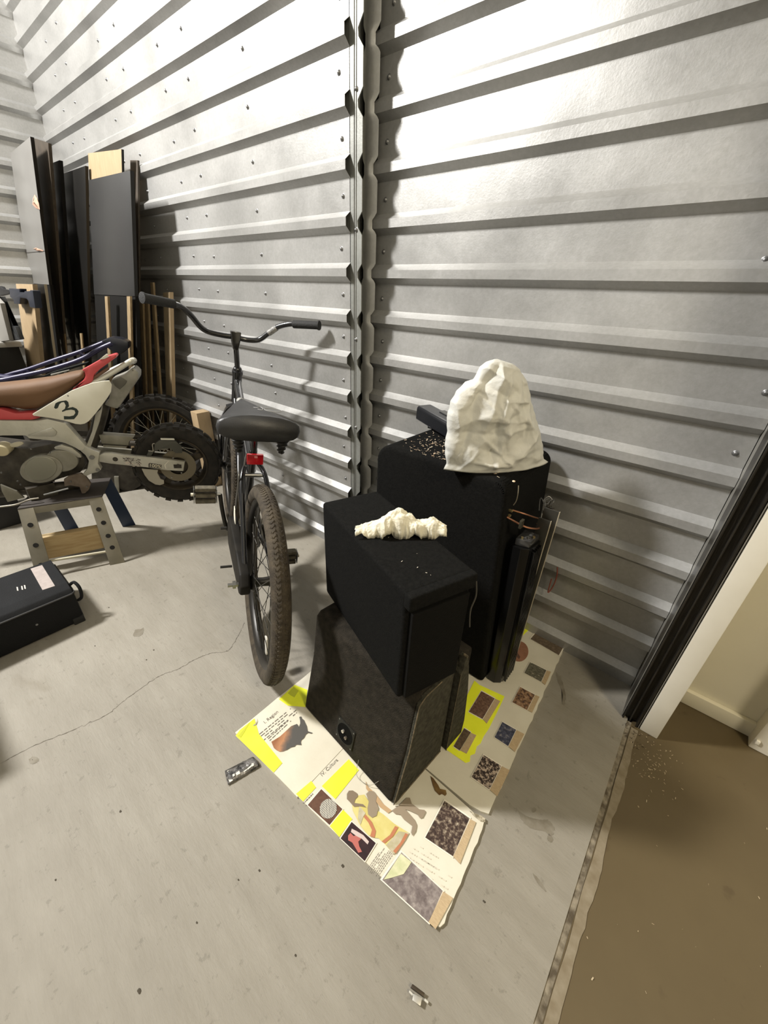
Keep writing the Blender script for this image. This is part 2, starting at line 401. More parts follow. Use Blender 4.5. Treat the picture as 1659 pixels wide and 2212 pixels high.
# the roll-up door's frame beside the unit
BLK = mat('track_black', (0.012, 0.011, 0.009), 0.35, 0.3, var=(0.04, 0.035, 0.028), vscale=30, vamt=0.4, stretch=(6, 6, 0.4), bump=0.1)
EDG = mat('track_edge', (0.30, 0.29, 0.26), 0.45, 0.5)
dr = bpy.data.objects.new('door_1', None); COL.objects.link(dr); dr.location = (0.13, 1.16, 0); setp(dr, 'black guide track and cream jamb of the roll up door', kind='structure')
b = B(); b.box((0.1180, 1.266, 0), (0.1191, 1.336, 2.6)); b.box((0.1165, 1.163, 0), (0.1186, 1.1655, 2.6)); obj('angle_strip', b, EDG, dr, label='thin bare steel edge')
b = B(); b.box((0.1192, 1.172, 0), (0.170, 1.336, 2.6)); b.box((0.1172, 1.1655, 0), (0.1192, 1.266, 2.6)); b.box((0.1202, 1.158, 0), (0.1250, 1.172, 2.6), 0.001); b.box((0.140, 1.160, 0), (0.1440, 1.172, 2.6), 0.001); b.box((0.160, 1.150, 0), (0.1655, 1.185, 2.6), 0.001); obj('guide_track', b, BLK, dr, label='black door guide track')
b = B(); b.box((0.1675, 1.152, 0), (0.1700, 1.200, 2.6)); obj('track_lip', b, EDG, dr, label='dull steel lip')
b = B(); b.box((0.1730, 1.150, 0), (0.222, 1.377, 2.6), 0.003); obj('jamb', b, HW2, dr, label='cream painted jamb')
b = B(); b.box((0.15, 1.20, 0.0), (0.22, 1.377, 2.6)); obj('jamb_core', b, BLK, dr)
# ------------------------------------------------------------------ poster board on the floor
ZB = 0.0075
CARD = mat('poster_card', (0.58, 0.54, 0.43), 0.7, var=(0.69, 0.655, 0.545), vscale=7, vamt=0.5, bump=0.25, bscale=45)
YEL = mat('yellow_paper', (0.80, 0.86, 0.02), 0.55, var=(0.90, 0.95, 0.04), vscale=12)
YEL.node_tree.nodes['Principled BSDF'].inputs['Emission Strength'].default_value = 0.0
TAN = mat('tan_caption', (0.42, 0.31, 0.18), 0.7, var=(0.50, 0.38, 0.23), vscale=120, stretch=(1, 5, 1))
INK = mat('print_ink', (0.10, 0.09, 0.08), 0.7)
INK2 = mat('faint_print', (0.60, 0.56, 0.46), 0.7)
pb = thing('poster_board', 'white three panel poster board with yellow strips and printed photos flat on the concrete', 'poster board', (-0.43, 0.80, 0))
# three panels of the board, laid out flat and nearly flush
def jag(p, q, n, amp, seed):
    p = Vector(p); q = Vector(q); d = (q - p); s = Vector((-d.y, d.x, 0)).normalized(); out = []
    for i in range(n): out.append(p + d * i / n + s * amp * noise.noise(Vector((i * 0.83, seed, 0.3))))
    return out
def panel(outline, z0=0.0, z1=ZB, lab=None):
    bb = B(); bb.prism([(p[0], p[1], z1) for p in outline], (0, 0, z0 - z1)); return obj('panel', bb, CARD, pb, label=lab, smooth=False)
panel(jag((-.783, .286, 0), (-.500, .298, 0), 8, .002, 1) + jag((-.500, .298, 0), (-.500, 1.02, 0), 2, 0, 1) + jag((-.500, 1.02, 0), (-.783, 1.02, 0), 2, .001, 4) + jag((-.783, 1.02, 0), (-.783, .286, 0), 14, .003, 2), lab='left panel of the board')
panel(jag((-.4985, .300, 0), (-.078, .331, 0), 10, .002, 7) + [Vector((-.070, .340, 0))] + jag((-.066, .352, 0), (-.087, .578, 0), 14, .004, 3) + jag((-.090, .583, 0), (-.135, .580, 0), 3, .002, 5) + [Vector((-.137, .582, 0)), Vector((-.4985, .590, 0))], lab='front panel of the board')
panel(jag((-.4985, .592, 0), (-.139, .586, 0), 2, 0, 6) + jag((-.137, .590, 0), (-.092, .600, 0), 3, .003, 6) + jag((-.088, .605, 0), (-.124, 1.330, 0), 34, .0045, 8) + [Vector((-.290, 1.3305, 0)), Vector((-.4985, 1.330, 0))], lab='long back panel of the board')
_lay = [0]
def fp(pts, z): return [F(x, y, z) for x, y in pts]
def flat(name, pts, m, parent=pb, lift=None, lab=None, t=0.0005, world=False):
    _lay[0] += 1
    z = ZB + (lift if lift is not None else 0.0008) + t + 0.00001 * _lay[0]
    bb = B(); P = [(p[0], p[1], z) for p in pts] if world else fp(pts, z)
    bb.prism(P, (0, 0, -t)); return obj(name, bb, m, parent, label=lab, smooth=False)
def photo_mat(name, stops, scale=30, detail=6, dist=0.25, thr=0.5, seed=0.0):
    m = bpy.data.materials.new(name); m.use_nodes = True; N = m.node_tree.nodes; L = m.node_tree.links; p = N['Principled BSDF']
    tc = N.new('ShaderNodeTexCoord'); mp = N.new('ShaderNodeMapping'); mp.inputs['Location'].default_value = (seed, seed * 2, 0); L.new(tc.outputs['Object'], mp.inputs[0])
    L.new(ramp(N, L, nz(N, L, mp.outputs[0], scale, detail, 0.65, dist), stops), p.inputs['Base Color']); p.inputs['Roughness'].default_value = 0.35
    return m
# yellow sheets
Z = ZB
flat('yellow_strip', [(509, 1589), (518, 1577), (549.4, 1552), (559, 1585), (609.7, 1648), (591, 1668.6)], YEL, lab='yellow strip at the left corner')
flat('yellow_strip', [(602.5, 1510.6), (636.2, 1479.3), (664, 1490), (660, 1527), (621.8, 1524)], YEL)
flat('yellow_strip', [(672.4, 1686.8), (682.5, 1700.8), (654.7, 1731), (639.5, 1714.7)], YEL)
flat('yellow_strip', [(753.4, 1640), (775, 1663), (724.3, 1726), (695.2, 1698)], YEL)
flat('yellow_strip', [(738, 1746), (761, 1769), (733, 1808), (711.6, 1783)], YEL)
flat('yellow_frame', [(1025, 1470), (1035.6, 1479.3), (1089.8, 1504), (1080, 1526), (1056, 1574), (1044.6, 1591), (1038, 1606), (1030, 1612), (1026, 1628), (1016, 1632), (1015, 1645), (1006, 1648), (964.4, 1619.4), (972, 1600), (985, 1560), (1000, 1520)], YEL, lab='yellow backing sheet torn along its edge')
flat('yellow_strip', [(1124, 1352), (1135, 1351), (1145, 1358), (1128, 1374), (1119, 1372)], YEL)
flat('yellow_strip', [(1085, 1428), (1098, 1412), (1102, 1414), (1084, 1440)], YEL)
flat('marker_mark', [(513, 1590), (540, 1560), (527, 1583), (520, 1593)], mat('olive_marker', (0.48, 0.50, 0.02), 0.6), lift=0.0016)
flat('olive_patch', [(622, 1497), (634, 1484), (645, 1492), (636, 1506), (628, 1502)], mat('olive_tint', (0.52, 0.56, 0.03), 0.6), lift=0.0016)  # darker olive patch on the yellow strip
# photographs, each with its tan caption
DARKW = [(0.30, (0.015, 0.010, 0.012)), (0.50, (0.07, 0.045, 0.035)), (0.62, (0.25, 0.20, 0.15)), (0.75, (0.62, 0.55, 0.42))]
PH = [
 ('photo_basket', [(694, 1704.5), (739.5, 1747.6), (711.6, 1781.8), (664.8, 1738.7)], [(0.3, (0.06, 0.022, 0.014)), (0.7, (0.14, 0.07, 0.04))], 14, None, 'photo of a black and white woven basket'),
 ('photo_dancer', [(759.7, 1775.4), (811.6, 1821), (787.6, 1860), (735.7, 1810.9)], [(0.3, (0.012, 0.008, 0.010)), (0.7, (0.05, 0.02, 0.022))], 10, None, 'dark photo of a figure in red'),
 ('photo_gathering', [(867.4, 1841), (956, 1924), (925.6, 1992), (825.8, 1900.7)], [(0.28, (0.10, 0.08, 0.075)), (0.45, (0.17, 0.14, 0.135)), (0.58, (0.27, 0.235, 0.22)), (0.72, (0.42, 0.37, 0.34))], 22, [(957.5, 1925.6), (978.3, 1939.5), (941, 2007), (925.6, 1992)], 'large grey photo of people outdoors'),
 ('photo_crowd', [(960.3, 1730), (1014.4, 1767.6), (978.3, 1849.4), (918.7, 1809)], DARKW, 48, [(1016, 1769), (1028.2, 1776), (993.6, 1866), (979, 1850)], 'dark speckled photo of a crowd'),
 ('photo_relief', [(1044.6, 1630.7), (1082.6, 1654.5), (1057, 1705), (1018.6, 1678)], [(0.36, (0.02, 0.013, 0.01)), (0.5, (0.06, 0.04, 0.032)), (0.54, (0.45, 0.36, 0.28)), (0.7, (0.5, 0.4, 0.32))], 55, [(1084, 1655), (1101, 1663.5), (1074, 1720), (1058, 1706)], 'dark photo with pale shapes'),
 ('photo_blue', [(1085.3, 1559.5), (1114.7, 1576.5), (1097.7, 1611.5), (1068.4, 1592.3)], [(0.3, (0.015, 0.017, 0.025)), (0.55, (0.07, 0.075, 0.12)), (0.7, (0.42, 0.38, 0.33))], 36, [(1116, 1577), (1132.8, 1585.5), (1112.4, 1624), (1098.5, 1612.5)], 'blue grey photo'),
 ('photo_portrait', [(1123.7, 1483.8), (1155.4, 1500.8), (1138.4, 1533.6), (1106.8, 1516.6)], [(0.3, (0.05, 0.045, 0.07)), (0.42, (0.08, 0.04, 0.025)), (0.55, (0.30, 0.18, 0.10)), (0.7, (0.48, 0.32, 0.22))], 34, [(1156.5, 1501), (1165.5, 1505), (1149.7, 1539), (1139.5, 1534)], 'brown photo with light shapes'),
 ('photo_grey', [(1145.2, 1430), (1180.2, 1447.7), (1169, 1472.5), (1132.8, 1453.3)], [(0.3, (0.05, 0.045, 0.03)), (0.6, (0.16, 0.15, 0.11)), (0.68, (0.55, 0.5, 0.38))], 40, [(1181, 1448), (1190.4, 1451), (1178, 1479.3), (1170, 1473)], 'dark grey photo with pale flowers'),
 ('photo_carving', [(1157.6, 1366.3), (1217.5, 1396.8), (1207.3, 1415), (1146.3, 1380)], [(0.3, (0.07, 0.05, 0.03)), (0.6, (0.15, 0.11, 0.075)), (0.75, (0.24, 0.19, 0.13))], 50, None, 'brown photo beside the wall'),
 ('photo_tree', [(1040, 1493), (1068.4, 1508.7), (1042.4, 1552.8), (1013, 1537)], [(0.3, (0.06, 0.03, 0.02)), (0.55, (0.16, 0.09, 0.06)), (0.72, (0.28, 0.18, 0.12))], 60, [(1069.5, 1509), (1080.8, 1514.4), (1051.4, 1563), (1043.5, 1553.8)], 'brown photo inside the yellow frame'),
 ('photo_wood', [(1002.8, 1573), (1017, 1582), (993, 1621), (980, 1612)], [(0.3, (0.05, 0.035, 0.02)), (0.7, (0.16, 0.11, 0.07))], 60, [(1018, 1583), (1029, 1588), (1008, 1628), (994, 1621)], 'narrow brown photo half under the box'),
]
def expand(pts, k):
    c = [sum(p[i] for p in pts) / len(pts) for i in (0, 1)]
    return [(c[0] + (p[0] - c[0]) * k, c[1] + (p[1] - c[1]) * k) for p in pts]
WHT = mat('photo_border', (0.78, 0.73, 0.62), 0.6)
for i, (nm, q, st, sc, cap, lab) in enumerate(PH):
    flat('photo_border', expand(q, 1.07), WHT, lift=0.0015)
    ph = flat(nm, q, photo_mat('print_%d' % i, st, sc * 2.6, seed=i * 1.7), lift=0.0022, lab=lab)
    if cap: flat('caption', cap, TAN, lift=0.0022)
# what the two front photos show: a woven basket and a figure in red (flat print on the sheets)
pts = []
wv = bpy.data.materials.new('weave'); wv.use_nodes = True; N = wv.node_tree.nodes; L = wv.node_tree.links
tc = N.new('ShaderNodeTexCoord'); mp = N.new('ShaderNodeMapping'); mp.inputs['Rotation'].default_value = (0, 0, R_(40)); L.new(tc.outputs['Object'], mp.inputs[0])
br = N.new('ShaderNodeTexBrick'); br.inputs['Scale'].default_value = 62; br.inputs['Color1'].default_value = (0.72, 0.68, 0.58, 1); br.inputs['Color2'].default_value = (0.62, 0.60, 0.52, 1); br.inputs['Mortar'].default_value = (0.03, 0.025, 0.025, 1)
br.inputs['Mortar Size'].default_value = 0.035; br.inputs['Brick Width'].default_value = 0.34; br.inputs['Row Height'].default_value = 0.17
L.new(mp.outputs[0], br.inputs[0]); L.new(br.outputs[0], N['Principled BSDF'].inputs['Base Color'])
flat('basket_print', [(709 + 18 * math.cos(a) - 5 * math.sin(a), 1747 + 21 * math.sin(a) * 1.0 + 4 * math.cos(a)) for a in [i * math.pi / 9 for i in range(18)]], wv, lift=0.003)
flat('figure_print', [(752, 1805), (757, 1799), (764, 1806), (772, 1803), (780, 1812), (774, 1818), (776, 1828), (782, 1840), (774, 1842), (767, 1830), (761, 1820), (752, 1815)], mat('print_red', (0.42, 0.12, 0.10), 0.5), lift=0.003)
flat('figure_print', [(760, 1790), (770, 1795), (785, 1804), (797, 1818), (794, 1824), (782, 1812), (770, 1806), (758, 1797)], mat('print_pale', (0.55, 0.45, 0.42), 0.5), lift=0.003)
# silhouette of a figure group on the large grey photo and pale part of its left side
flat('sky_print', [(866, 1844), (889, 1862), (872, 1888), (846, 1896), (829, 1900)], mat('print_cream', (0.72, 0.70, 0.48), 0.5, var=(0.50, 0.52, 0.30), vscale=40), lift=0.003)
# map cut-out
mp_ = bpy.data.materials.new('map_print'); mp_.use_nodes = True; N = mp_.node_tree.nodes; L = mp_.node_tree.links
tc = N.new('ShaderNodeTexCoord'); sx = N.new('ShaderNodeSeparateXYZ'); L.new(tc.outputs['Generated'], sx.inputs[0])
ad = N.new('ShaderNodeMath'); ad.operation = 'ADD'; L.new(sx.outputs[0], ad.inputs[0]); n0 = nz(N, L, tc.outputs['Object'], 40, 5)
ml = N.new('ShaderNodeMath'); ml.operation = 'MULTIPLY_ADD'; L.new(n0, ml.inputs[0]); ml.inputs[1].default_value = 0.5; ml.inputs[2].default_value = -0.25; L.new(ml.outputs[0], ad.inputs[1])
ay = N.new('ShaderNodeMath'); ay.operation = 'MULTIPLY_ADD'; L.new(sx.outputs[1], ay.inputs[0]); ay.inputs[1].default_value = 1.0; L.new(ad.outputs[0], ay.inputs[2])
L.new(ramp(N, L, ay.outputs[0], [(0.25, (0.26, 0.10, 0.035)), (0.55, (0.42, 0.20, 0.09)), (0.80, (0.15, 0.10, 0.07)), (0.95, (0.075, 0.07, 0.062))]), N['Principled BSDF'].inputs['Base Color'])
mpx = [(715, 1180), (870, 1085), (1070, 900), (1120, 880), (1175, 860), (1210, 912), (1232, 850), (1230, 800), (1215, 735), (1250, 725), (1265, 765), (1300, 790), (1320, 840), (1350, 900), (1365, 990), (1455, 1020), (1430, 1032), (1370, 1018), (1330, 1050), (1300, 1110), (1250, 1150), (1240, 1185), (1252, 1235), (1200, 1232), (1160, 1230), (1130, 1265), (1060, 1280), (1000, 1320), (920, 1350), (860, 1355), (800, 1325), (760, 1290), (735, 1230)]
flat('map_print', [(500 + x / 8.295, 1460 + y / 8.295) for x, y in mpx], mp_, lift=0.0012, lab='country outline map in copper and dark grey')
flat('round_print', [(1141.5 - 20 + 20 * math.cos(a) + 0, 1407 + 22 * math.sin(a)) for a in [i * math.pi / 12 for i in range(24)]], mat('round_brown', (0.33, 0.16, 0.10), 0.6, var=(0.26, 0.12, 0.07), vscale=40), lift=0.0014, lab='round brown print')
flat('print_stroke', [(1111, 1396), (1114, 1395), (1118, 1410), (1124, 1419), (1121, 1424), (1114, 1415)], mat('round_dark', (0.12, 0.06, 0.04), 0.6), lift=0.0022)
# painted family: robe, heads, hands, boots as flat print
def cr4(pts): return [(640 + x / 3.606, 1640 + y / 3.606) for x, y in pts]
ROBE = mat('print_robe', (0.55, 0.47, 0.14), 0.6, var=(0.62, 0.55, 0.22), vscale=30); SKN = mat('print_skin', (0.20, 0.15, 0.10), 0.6); SKN2 = mat('print_skin_light', (0.27, 0.215, 0.15), 0.6)
RED = mat('print_brick', (0.44, 0.17, 0.08), 0.6); SAGE = mat('print_sage', (0.40, 0.36, 0.22), 0.6, var=(0.50, 0.45, 0.33), vscale=70)
flat('robe_print', cr4([(430, 300), (470, 285), (530, 275), (560, 320), (600, 380), (680, 430), (760, 500), (880, 575), (850, 620), (800, 700), (760, 742), (690, 660), (640, 615), (600, 610), (560, 590), (500, 520), (470, 460), (440, 400)]), ROBE, lift=0.0012, lab='printed drawing of people in a yellow robe')
flat('hem_print', cr4([(745, 620), (800, 560), (880, 575), (850, 630), (800, 700), (760, 742), (700, 668)]), SAGE, lift=0.002)
flat('stripe_print', cr4([(665, 640), (730, 590), (770, 520), (795, 530), (755, 600), (690, 655)]), RED, lift=0.0024)
flat('stripe_print', cr4([(755, 715), (810, 650), (850, 575), (872, 585), (835, 650), (775, 735)]), RED, lift=0.0024)
flat('stripe_print', cr4([(540, 430), (590, 490), (620, 560), (610, 610), (575, 600), (590, 550), (560, 490), (525, 450)]), RED, lift=0.0024)
flat('head_print', cr4([(395, 270), (410, 245), (440, 243), (470, 262), (480, 290), (460, 310), (450, 340), (520, 350), (545, 375), (500, 365), (450, 370), (420, 335), (395, 310)]), SKN, lift=0.0028)
flat('head_print', cr4([(545, 270), (570, 245), (605, 250), (628, 285), (620, 330), (640, 380), (625, 440), (590, 455), (560, 430), (555, 380), (565, 330)]), SKN2, lift=0.0028)
flat('arm_print', cr4([(540, 170), (560, 215), (620, 270), (680, 350), (745, 400), (715, 420), (650, 370), (600, 300), (545, 230)]), mat('print_ochre', (0.45, 0.30, 0.16), 0.6), lift=0.0020)
flat('boot_print', cr4([(745, 400), (800, 360), (860, 300), (885, 300), (900, 345), (960, 390), (1000, 395), (1008, 410), (985, 455), (965, 460), (945, 430), (880, 400), (850, 390), (920, 470), (938, 510), (930, 560), (905, 595), (895, 570), (905, 520), (840, 470), (810, 430), (770, 425)]), SKN2, lift=0.0026)
flat('wrap_print', cr4([(490, 365), (540, 420), (520, 450), (500, 510), (480, 460)]), SAGE, lift=0.0022)
flat('torn_patch', cr4([(1045, 130), (1070, 150), (1105, 200), (1120, 230), (1165, 240), (1172, 270), (1160, 285), (1135, 270), (1115, 280), (1080, 245), (1065, 205)]), mat('bare_brown_card', (0.20, 0.12, 0.035), 0.8, var=(0.10, 0.05, 0.015), vscale=50), lift=0.001, lab='torn brown patch')
flat('dirt_smear', [(1014, 1751), (1024, 1756), (1040, 1762), (1048, 1768), (1048, 1776), (1038, 1774), (1024, 1763)], mat('smear', (0.20, 0.17, 0.11), 0.9, var=(0.5, 0.45, 0.34), vscale=120, vamt=0.2), lift=0.0006)
# lines of print: dashes joined into one part each block
def textblock(p0, p1, p3, nl, seed, m=INK, density=0.85, th=0.22):
    """lines run p0->p1, stacked towards p3 (picture points on the board)"""
    rr = random.Random(seed); z = ZB + 0.0012; a = F(*p0, z); b_ = F(*p1, z); c = F(*p3, z); bb = B(); u = b_ - a; v = (c - a)
    for i in range(nl):
        s = a + v * (i / max(1, nl - 1)); x = 0.0; end = 1.0 if rr.random() > .3 else rr.uniform(.55, .95)
        while x < end:
            l = rr.uniform(.04, .12); h = v.length / max(1, nl - 1) * th * 0.5; vn = v.normalized()
            if rr.random() < density:
                q = [s + u * x - vn * h, s + u * min(end, x + l) - vn * h, s + u * min(end, x + l) + vn * h, s + u * x + vn * h]
                bb.prism(q, (0, 0, 0.0001))
            x += l + 0.025
    return obj('small_print', bb, m, pb, smooth=False)
textblock((560, 1586), (636, 1524), (568, 1600), 4, 1); textblock((579, 1596), (641, 1539), (582, 1600), 2, 2)
textblock((792, 1880), (827, 1830), (816, 1894), 8, 3, INK, .9, .22); textblock((655, 1736), (690, 1700), (661, 1741), 2, 4)
textblock((893, 1820), (950, 1855), (880, 1850), 4, 5, INK2, .6); textblock((905, 1852), (983, 1900), (895, 1875), 3, 6, INK2, .5)
for q, s_ in (((932, 1938, 968, 1945, 0), 0),): pass
# headings
def heading(txt, p0, p1, size, m=INK):
    z = ZB + 0.0012; a = F(*p0, z); b_ = F(*p1, z); cu = bpy.data.curves.new('h', 'FONT'); cu.body = txt; cu.extrude = 0.00008; cu.size = 1.0
    t = bpy.data.objects.new('h', cu); COL.objects.link(t); bpy.context.view_layer.update()
    me = bpy.data.meshes.new_from_object(t.evaluated_get(bpy.context.evaluated_depsgraph_get())); wid = max(v.co.x for v in me.vertices); bpy.data.objects.remove(t)
    u = (b_ - a); k = u.length / wid; u.normalize(); v = Vector((0, 0, 1)).cross(u)
    bb = B(); bb.bm.from_mesh(me); bpy.data.meshes.remove(me)
    for q in bb.bm.verts: q.co = a + u * (q.co.x * k) + v * (q.co.y * k) + Vector((0, 0, q.co.z))
    return obj('heading', bb, m, pb, label='printed heading ' + txt, smooth=False)
GREY = mat('heading_ink', (0.16, 0.14, 0.12), 0.7)
heading('I. Region', (572, 1563.5), (601.5, 1538.5), 1, GREY)
heading('IV. Cultura', (695.5, 1677.5), (730.5, 1642.5), 1, GREY)
flat('leaf_doodle', [(546, 1567), (551, 1563), (555, 1558), (555, 1551), (556, 1558), (553, 1565), (549, 1568)], mat('doodle', (0.35, 0.33, 0.22), 0.7), lift=0.0018)
# ------------------------------------------------------------------ speaker boxes
CPT = mat('black_carpet', (0.0052, 0.0052, 0.0049), 0.95, var=(0.0085, 0.0084, 0.0078), vscale=160, bump=0.4, bscale=420, spec=0.08)
CPT2 = mat('worn_grey_carpet', (0.026, 0.025, 0.018), 0.95, var=(0.075, 0.070, 0.052), vscale=70, vamt=0.5, bump=0.9, bscale=260, spec=0.15)
FRAY = mat('frayed_edge', (0.16, 0.125, 0.075), 0.9, var=(0.06, 0.05, 0.03), vscale=90)
# lower wedge box: profile (depth from the front edge, height), run sideways
ZW = 0.0095
n0 = Vector((-0.291, 0.4495, ZW)); uw = Vector((-0.9967, 0.0815, 0)).normalized(); vw = Vector((0.0815, 0.9967, 0)).normalized(); WL = 0.402
prof = [(0, 0), (0.048, 0.215), (0.067, 0.357), (0.084, 0.3705), (0.30, 0.366), (0.302, 0)]
wb = thing('speaker_box', 'low wedge shaped speaker box in worn grey black carpet standing on the poster board', 'speaker box', (-0.46, 0.6, ZW))
P = [n0 + vw * a + Vector((0, 0, z)) + uw * 0.008 for a, z in prof]
b = B(); b.prism(P, uw * (WL - 0.008), 0.010, 3); obj('cabinet', b, mat('brown_black_carpet', (0.012, 0.0105, 0.008), 0.95, var=(0.038, 0.032, 0.024), vscale=55, vamt=0.6, bump=0.8, bscale=320, spec=0.15), wb)
# side panel proud of the cabinet, with a frayed rim
sp = [(0.006, 0.0), (0.047, 0.19), (0.068, 0.355), (0.090, 0.3702), (0.205, 0.362), (0.208, 0.0)]
b = B(); b.prism([n0 + vw * a + Vector((0, 0, z)) + uw * 0.0 for a, z in sp], uw * 0.0095, 0.002); obj('side_panel', b, CPT2, wb, label='grey felt covered side panel')
b = B(); b.tube([n0 + vw * a + Vector((0, 0, z)) - uw * 0.0005 for a, z in ((0.004, .004), (0.046, .19), (0.066, .355), (0.088, .3695), (0.15, .367))], 0.0016, 6); b.tube([n0 + vw * 0.012 + Vector((0, 0, .003)), n0 + vw * 0.207 + Vector((0, 0, .003))], 0.002, 6); obj('frayed_rim', b, FRAY, wb, label='pale frayed edge')
fl = [(0.222, 0.0), (0.222, 0.340), (0.229, 0.350), (0.236, 0.388), (0.244, 0.392), (0.262, 0.335), (0.285, 0.22), (0.305, 0.06), (0.302, 0.0)]
b = B(); b.prism([n0 + vw * a + Vector((0, 0, z)) - uw * 0.010 for a, z in fl], uw * 0.02, 0.002); obj('rear_flap', b, CPT2, wb, label='grey felt strip standing proud at the rear')
b = B(); b.tube([n0 + vw * 0.2225 + Vector((0, 0, z)) - uw * 0.0108 for z in (0.0, .2, .338)], 0.0012, 6); b.disc(n0 + vw * 0.240 + Vector((0, 0, .391)) - uw * 0.0108, uw, 0.0035, 0.012, 8); obj('frayed_rim', b, FRAY, wb)
# terminal cup on the slanted front
fn = (vw * 0.215 * -1 + Vector((0, 0, 0.048))).normalized(); fu = (vw * 0.048 + Vector((0, 0, 0.215))).normalized(); side = uw
pc = PL(747, 1584, n0, fn)
b = B(); q = [pc + side * sx * 0.036 + fu * sz * 0.036 + fn * 0.0005 for sx, sz in ((-1, -1), (1, -1), (1, 1), (-1, 1))]; b.prism(q, fn * 0.003, 0.001); plate = obj('terminal_plate', b, mat('plate_plastic', (0.018, 0.0175, 0.014), 0.7, spec=0.2), wb, label='square terminal plate')
b = B(); b.lathe([(0.032, 0.0036), (0.0315, 0.0045), (0.029, 0.0040), (0.0, 0.0039)], pc, fn, side, 28); obj('terminal_cup', b, mat('cup_black', (0.0015, 0.0015, 0.0015), 0.8, spec=0.1), plate, label='round black cup')
for dx, dz, c in ((0.007, 0.006, (0.75, 0.72, 0.65)), (-0.008, -0.006, (0.28, 0.24, 0.2))):
    b = B(); b.lathe([(0.0022, 0.004), (0.0022, 0.009), (0.0048, 0.009), (0.0048, 0.004)], pc + side * dx + fu * dz, fn, side, 16); obj('binding_post', b, mat('post_%d' % int(c[0] * 100), c, 0.3, 0.8), plate, label='ring shaped binding post')
for sx in (-1, 1):
    for sz in (-1, 1):
        b = B(); b.disc(pc + side * sx * 0.031 + fu * sz * 0.031 + fn * 0.003, fn, 0.0022, 0.001, 8); obj('plate_screw', b, SCR, plate)
b = B(); b.tube(bez([n0 + uw * .14 + vw * .004 + Vector((0, 0, .03)), n0 + uw * .12 - vw * .02 + Vector((0, 0, .008)), n0 + uw * .08 - vw * .012 + Vector((0, 0, .006)), n0 + uw * .06 + vw * .006 + Vector((0, 0, .03))]), 0.0006, 5)
obj('loose_thread', b, mat('thread', (0.25, 0.24, 0.2), 0.8), wb)

# middle box, set askew on the wedge
A_ = Vector((-0.317, 0.481, 0)); Bv = Vector((-0.726, 0.629, 0)); e1 = (Bv - A_).normalized(); e2 = Vector((-e1.y, e1.x, 0)) * -1
if e2.y < 0: e2 = -e2
ML, MD, MZ0, MZ1 = 0.437, 0.172, 0.382, 0.698
mb = thing('speaker_box', 'smooth black carpeted speaker box set askew on the wedge shaped box', 'speaker box', (-0.5, 0.62, MZ0))
def MB_(a, d, z): return A_ + e1 * a + e2 * d + Vector((0, 0, z))
def slab(a0, a1, d0, d1, z0, z1, bev):
    bb = B(); bb.prism([MB_(a0, d0, z0), MB_(a1, d0, z0), MB_(a1, d1, z0), MB_(a0, d1, z0)], (0, 0, z1 - z0), bev, 3); return bb
obj('cabinet', slab(0.012, ML, 0, MD, MZ0, MZ1, 0.010), CPT, mb)
obj('end_panel', slab(-0.001, 0.0125, 0.012, MD - 0.012, MZ0 + 0.01, MZ1 - 0.050, 0.003), mat('end_panel_black', (0.0048, 0.0047, 0.0043), 0.9, bump=0.3, bscale=200, spec=0.1), mb, label='recessed black end panel')
obj('lid_lip', slab(-0.004, 0.02, 0.0, MD, MZ1 - 0.038, MZ1 - 0.0008, 0.006), CPT, mb, label='overhanging carpet lip at the top edge')
b = B(); b.tube(bez([MB_(-0.004, MD - .004, MZ1 - .02), MB_(-0.006, MD + .001, MZ1 - .06), MB_(-0.005, MD - .006, MZ1 - .10), MB_(-0.007, MD - .001, MZ1 - .15)]), 0.0018, 6); obj('frayed_rim', b, mat('grey_fray', (0.06, 0.055, 0.045), 0.9), mb)

# tall box by the wall, its right side raked
tb = thing('speaker_box', 'tall black carpeted speaker box with rounded top against the ribbed wall', 'speaker box', (-0.57, 1.13, ZW))
def arc(cx_, cz, r, a0, a1, n=7): return [(cx_ + r * math.cos(R_(a0 + (a1 - a0) * i / n)), cz + r * math.sin(R_(a0 + (a1 - a0) * i / n))) for i in range(n + 1)]
pr = [(-0.817, 0)] + arc(-0.757, 0.699, 0.060, 180, 90) + arc(-0.385, 0.721, 0.038, 90, 8) + [(-0.293, 0)]
b = B(); b.prism([(x, 0.957, z + ZW) for x, z in pr], (0, 0.352, 0), 0.014, 3); obj('cabinet', b, CPT, tb, smooth=50)
# wood shavings lying on its top
def chips(name, pts, m, parent=None, label=None, cat=None, smin=.002, smax=.009, seed=1, loc=None, thick=0.0004):
    rr = random.Random(seed); bb = B()
    for p in pts:
        l = rr.uniform(smin, smax); w_ = l * rr.uniform(.12, .5); a = rr.uniform(0, 6.3); c, s = math.cos(a), math.sin(a); p = Vector(p); tl = rr.uniform(-.2, .5) * l
        q = [p + Vector((c * l / 2 * i - s * w_ / 2 * j, s * l / 2 * i + c * w_ / 2 * j, thick + (tl if i > 0 else 0))) for i, j in ((-1, -1), (1, -1), (1, 1), (-1, 1))]
        bb.prism(q, (0, 0, thick))
    return obj(name, bb, m, parent, loc=loc, label=label, cat=cat, kind='stuff', smooth=False)
SHAV = mat('wood_shaving', (0.62, 0.42, 0.26), 0.8, var=(0.70, 0.60, 0.45), vscale=30)
rr = random.Random(5); pts = []
ZT = 0.759 + ZW + 0.0006
while len(pts) < 300:
    x = rr.uniform(-0.77, -0.38); y = rr.uniform(0.97, 1.28)
    dens = math.exp(-((x + .64) / .09) ** 2 - ((y - 1.06) / .10) ** 2) + 1.0 * math.exp(-((x + .45) / .09) ** 2 - ((y - .985) / .03) ** 2) + .10
    if rr.random() < dens: pts.append((x, y, ZT + 0.0004))
